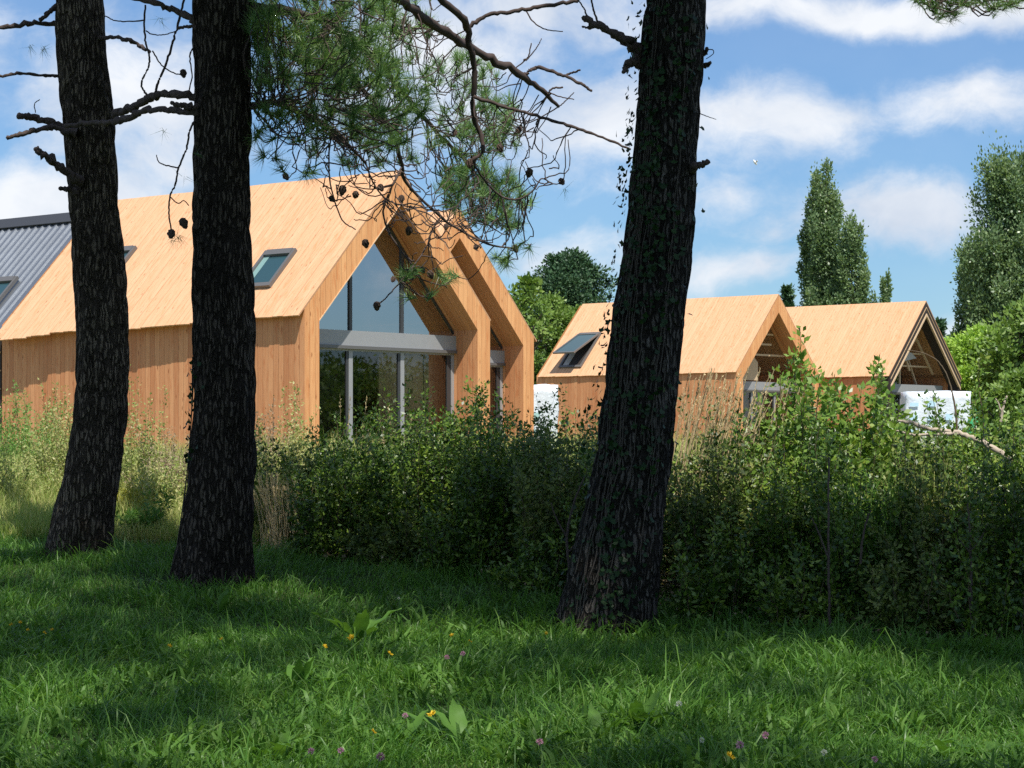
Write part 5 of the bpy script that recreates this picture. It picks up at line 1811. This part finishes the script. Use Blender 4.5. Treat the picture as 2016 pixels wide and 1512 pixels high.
YG, PG, WGp = 'yellow flowers in the lawn', 'pink clover heads in the lawn', 'white flower heads in the lawn'
for lb, px, py, s_ in (('largest yellow dandelion, open flat, in the middle of the lawn', 691, 1256, 1.25), ('orange-yellow dandelion right below the largest one', 767, 1287, 1.05), ('yellow dandelion beside the pink clover in the lower middle', 850, 1407, 1.25),
                       ('small yellow flower beneath the pair of sunny tufts, lower middle', 735, 1441, 0.8), ('small yellow flower on a stalk left of the largest dandelion', 640, 1273, 0.85), ('small yellow flower in the shade left of the pair of stalks', 436, 1258, 0.7),
                       ('small yellow flower in the shade below the middle trunk', 334, 1272, 0.85), ('yellow flower near the left edge, lowest of its cluster', 55, 1241, 0.7), ('yellow flower near the left edge, outermost of its cluster', 22, 1230, 0.75),
                       ('yellow flower near the left edge, topmost of its cluster', 40, 1226, 0.75), ('yellow flower in the shade right of the left-edge cluster', 88, 1246, 0.7), ('paired yellow flower next to the shaded one right of the left-edge cluster', 102, 1240, 0.7),
                       ('dim yellow flower above the two purple clover heads', 889, 1251, 0.8), ('dim orange flower right above the two purple clover heads', 925, 1263, 0.75), ('tiny yellow flower left of the ivy trunk base', 1075, 1247, 0.7), ('orange dandelion at the bottom edge, right of the ivy trunk', 1437, 1489, 1.1)):
    flower('dandelion', lb, px, py, 0.16, 'flower', YG, 0.55, s_ * 1.05)
for lb, px, py, s_ in (('pink clover head at the bottom, leftmost of the bottom pair', 612, 1479, 1.0), ('pink clover head at the bottom, second of the bottom pair', 671, 1478, 1.0), ('brightest pink clover head, at the bottom edge', 749, 1490, 1.3), ('pale pink clover head beside the dandelion in the lower middle', 797, 1409, 1.0),
                       ('dim purple clover head, left of two in the shade', 880, 1294, 1.05), ('dim purple clover head, right of two in the shade', 911, 1287, 1.05), ('mauve clover head in the sunny grass at the bottom centre', 1063, 1461, 1.1), ('dark mauve clover head above the orange dandelion', 1457, 1467, 1.2), ('dull pink clover head right of the sunny tufts', 1507, 1448, 1.2), ('small brownish clover head at the bottom right', 1722, 1495, 0.9)):
    flower('pink', lb, px, py, 0.15, 'flower', PG, 0.2, s_ * 1.15)
for lb, px, py, s_ in (('white clover head on a stalk at the bottom right of the middle', 1382, 1457, 1.0), ('white clover head at the bottom, in the shade of the right grass', 1623, 1482, 1.1), ('cluster-like white flower left of the sunny tufts', 1337, 1386, 1.2), ('tiny white flower in the shade below the hedge', 785, 1178, 0.8)):
    flower('white', lb, px, py, 0.14, 'flower', WGp, 0.2, s_)

# ------------------------------------------------------------------ trees in the distance
RT = np.random.default_rng(71)


def far_tree(name, label, cx, Y, hw_px, top_px, shape, mat, nclump, per, leaf, base_z=None, group=None, trunk_r=0.22, low=0.08, flat=0.8, gap=0.0, csize=0.34):
    x0 = (cx - CX) / F * Y
    z0 = float(gz(x0, Y)) if base_z is None else base_z
    H = EYE - (top_px - HY) / F * Y - z0
    w_ = hw_px / F * Y
    t = thing(name, label, 'tree', (x0, Y, z0), 0, group)
    P, D, S = [], [], []
    tips = []
    for _ in range(0 if shape is pop else nclump):
        u = RT.random() ** 0.85
        rmax = shape(u) * w_
        a = RT.uniform(0, 2 * math.pi)
        rr = rmax * (0.30 + 0.70 * RT.random() ** 0.5) * (1 + 0.45 * noise.noise(Vector((math.cos(a) * 1.3 + cx, math.sin(a) * 1.3, u * 5))))
        c = np.array([math.cos(a) * rr, math.sin(a) * rr, H * (low + (1 - low) * u * 0.96)])
        cs = csize * w_ * RT.uniform(0.6, 1.25) * (0.45 + 0.55 * (rmax / max(w_, 1e-3)))
        tips.append((c, cs))
        pts = RT.normal(size=(per, 3)) * np.array([0.5, 0.5, 0.5 * flat]) * cs + c
        dd = unit(pts - c + RT.normal(size=(per, 3)) * cs * 0.35)
        P.append(pts)
        D.append(dd + np.array([0, 0, 0.35]))
        S.append(leaf * RT.uniform(0.6, 1.3, per))
    if shape is pop:                    # steep branches, each a ragged plume of leaf clumps
        for b_ in range(nclump):
            ub = RT.uniform(0.03, 0.80) if b_ else 0.80
            a = RT.uniform(0, 2 * math.pi)
            rt = w_ * shape(min(1, ub + 0.14)) * RT.uniform(0.55, 1.08)
            if b_ == 0:
                rt = 0.0
            rise = RT.uniform(0.13, 0.22)
            for q in np.linspace(0.25, 1.0, 6):
                c = np.array([math.cos(a) * rt * q ** 0.75, math.sin(a) * rt * q ** 0.75, H * min(0.985, ub + rise * q)])
                cs = w_ * (0.30 - 0.17 * q) * RT.uniform(0.8, 1.3)
                m_ = int(per * (1.15 - 0.7 * q))
                pts = RT.normal(size=(m_, 3)) * np.array([0.5, 0.5, 1.05]) * cs + c
                P.append(pts)
                D.append(unit(pts - c + RT.normal(size=(m_, 3)) * cs * 0.4) + np.array([0, 0, 0.5]))
                S.append(leaf * RT.uniform(0.6, 1.3, m_))
            tips.append((c, cs))
    v, f = leaves(np.vstack(P), np.vstack(D), np.concatenate(S), 0.62, 0.10, RT, (0.15, -0.45, 0.75))
    mesh_obj('crown', v, f, M[mat], t)
    zz = np.linspace(-0.3, H * 0.93, 14)
    pth = np.stack([0.05 * np.sin(zz), 0.05 * np.cos(zz * 0.7), zz], 1)
    v1 = tubes([pth], [np.linspace(trunk_r, 0.03, 14)], 8)
    br, brr = [], []
    for c, cs in tips[:60]:
        zb = max(0.3, c[2] - 0.9 * math.hypot(c[0], c[1]) - 0.4)
        br.append(spline([(0, 0, zb), tuple(c * np.array([0.5, 0.5, 0]) + np.array([0, 0, (zb + c[2]) / 2])), tuple(c)], 7))
        brr.append(np.linspace(trunk_r * 0.35, 0.02, 7))
    v2 = tubes(np.array(br), np.array(brr), 5)
    v, f = merge([v1, v2])
    mesh_obj('trunk', v, f, M['trunk_far'], t, smooth=True)
    return t


def pop(u):
    return float(np.interp(u, [0, 0.12, 0.35, 0.6, 0.8, 0.93, 1.0], [0.8, 1.0, 1.0, 0.92, 0.72, 0.40, 0.12]))


def rnd(u):
    return float(math.sqrt(max(0.02, 1 - (2 * u - 1) ** 2)))


def conif(u):
    return float(1.0 - 0.92 * u)


def dome(u):
    return float(math.sqrt(max(0.02, 1 - (u * 0.98) ** 2)))


PG2 = 'poplars in the distance'
far_tree('poplar_tree', 'tall poplar column left of the cloud, its narrow top highest of the far pair', 1627, 150, 58, 320, pop, 'poplar', 46, 190, 0.21, group=PG2)
far_tree('poplar_tree', 'shorter poplar leaning against the right side of the tall far one', 1678, 148, 48, 425, pop, 'poplar', 36, 170, 0.21, group=PG2)
far_tree('poplar_tree', 'slim left shoulder poplar of the far pair above the third house', 1596, 152, 32, 410, pop, 'poplar', 22, 120, 0.21, group=PG2)
far_tree('poplar_tree', 'small distant poplar between the far pair and the right-hand poplars', 1748, 210, 24, 524, pop, 'poplar', 18, 100, 0.28, group=PG2)
far_tree('poplar_tree', 'very tall broad poplar cut by the right edge of the picture', 1994, 125, 112, 300, pop, 'poplar', 95, 260, 0.19, group=PG2)
far_tree('poplar_tree', 'narrow poplar directly left of the broad one at the right edge', 1905, 128, 36, 468, pop, 'poplar', 26, 130, 0.19, group=PG2)
far_tree('conifer_tree', 'small pointed conifer peeking over the ridge between the third and farthest house', 1550, 160, 26, 552, conif, 'far_pine', 55, 75, 0.34, csize=0.42)
far_tree('pine_tree', 'round dark green pine beyond the roofs left of the ivy trunk', 1122, 112, 76, 494, rnd, 'far_pine', 150, 190, 0.17, low=0.42, csize=0.30)
BG = 'leafy trees between the houses'
far_tree('leafy_tree', 'mid-green leafy tree below the round dark pine, beside the second house', 1085, 98, 75, 575, rnd, 'far_leaf', 210, 150, 0.15, group=BG, low=0.05, csize=0.28)
far_tree('leafy_tree', 'loose pale leafy tree top against the sky above the second house slope', 1035, 94, 50, 545, rnd, 'far_leaf', 46, 60, 0.22, group=BG, low=0.35, csize=0.34)
far_tree('leafy_tree', 'dark leafy tree low behind the gap between second and third house', 1140, 106, 60, 600, rnd, 'far_leaf', 70, 90, 0.24, group=BG, low=0.05)
SB = 'sunny bushes at the right'
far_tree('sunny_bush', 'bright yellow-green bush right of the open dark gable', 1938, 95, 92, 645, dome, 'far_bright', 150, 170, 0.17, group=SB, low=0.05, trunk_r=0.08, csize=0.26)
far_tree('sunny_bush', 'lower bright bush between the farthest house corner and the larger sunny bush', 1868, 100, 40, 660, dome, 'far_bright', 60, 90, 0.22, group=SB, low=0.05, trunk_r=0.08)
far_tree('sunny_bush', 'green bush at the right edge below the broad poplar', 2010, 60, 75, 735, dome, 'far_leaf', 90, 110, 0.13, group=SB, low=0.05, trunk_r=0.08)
far_tree('leafy_tree', 'dark broad tree at the right edge, between the poplar and the sunny bush', 2030, 92, 95, 590, rnd, 'far_leaf', 120, 110, 0.24, group=BG, low=0.05)
far_tree('conifer_tree', 'tiny dark distant tree top just right of the farthest ridge', 1850, 240, 36, 628, conif, 'far_pine', 50, 60, 0.5, csize=0.5)
far_tree('conifer_tree', 'small dark distant tree top left of the narrow right-hand poplar', 1880, 235, 30, 645, conif, 'far_pine', 40, 60, 0.5, csize=0.5)
# woodland east of the houses, seen mirrored in the gable glass
for k, (x, y, hw, h_) in enumerate(((26, 43, 2.6, 4.4), (31, 48, 3.0, 5.0), (36, 43, 2.8, 4.2), (42, 50, 3.2, 5.6), (50, 46, 3.5, 5.4), (24, 49, 2.4, 3.6), (58, 55, 4, 6.2))):
    px_, top_ = x / y * F + CX, HY - (h_ * 0.62 + 1.1 - EYE) / y * F
    far_tree('leafy_tree', 'leafy tree east of the houses, seen only as a reflection in the glass', px_, y, hw / y * F, top_, rnd, 'far_leaf', 60, 90, 0.24, group='trees mirrored in the gable glass', low=0.02)

# white bird far up
bd = thing('white_bird', 'tiny white bird high in the sky right of the ivy trunk', 'bird', at(1487, 320, 220))
pth = spline([(-0.20, 0, 0.28), (0.0, 0, 0.0), (0.16, 0, -0.24)], 9)
v_, f_ = tubes([pth], [[0.02, 0.07, 0.11, 0.13, 0.13, 0.12, 0.10, 0.06, 0.03]], 8)
mesh_obj('body', v_, f_, M['white_bird'], bd, smooth=True)
for s in (-1, 1):
    V = np.array([(0.0, 0.05 * s, 0.08), (0.05, 0.05 * s, -0.10), (0.20, 0.55 * s, 0.05), (0.15, 0.85 * s, 0.0), (0.12, 0.55 * s, 0.16)]) + np.array([0, 0, 0.02])
    mesh_obj('wing', np.vstack([V, V + np.array([0.02, 0, 0.02])]), [(0, 1, 2, 3, 4), (9, 8, 7, 6, 5), (0, 5, 6, 1), (1, 6, 7, 2), (2, 7, 8, 3), (3, 8, 9, 4), (4, 9, 5, 0)], M['white_bird'], bd)
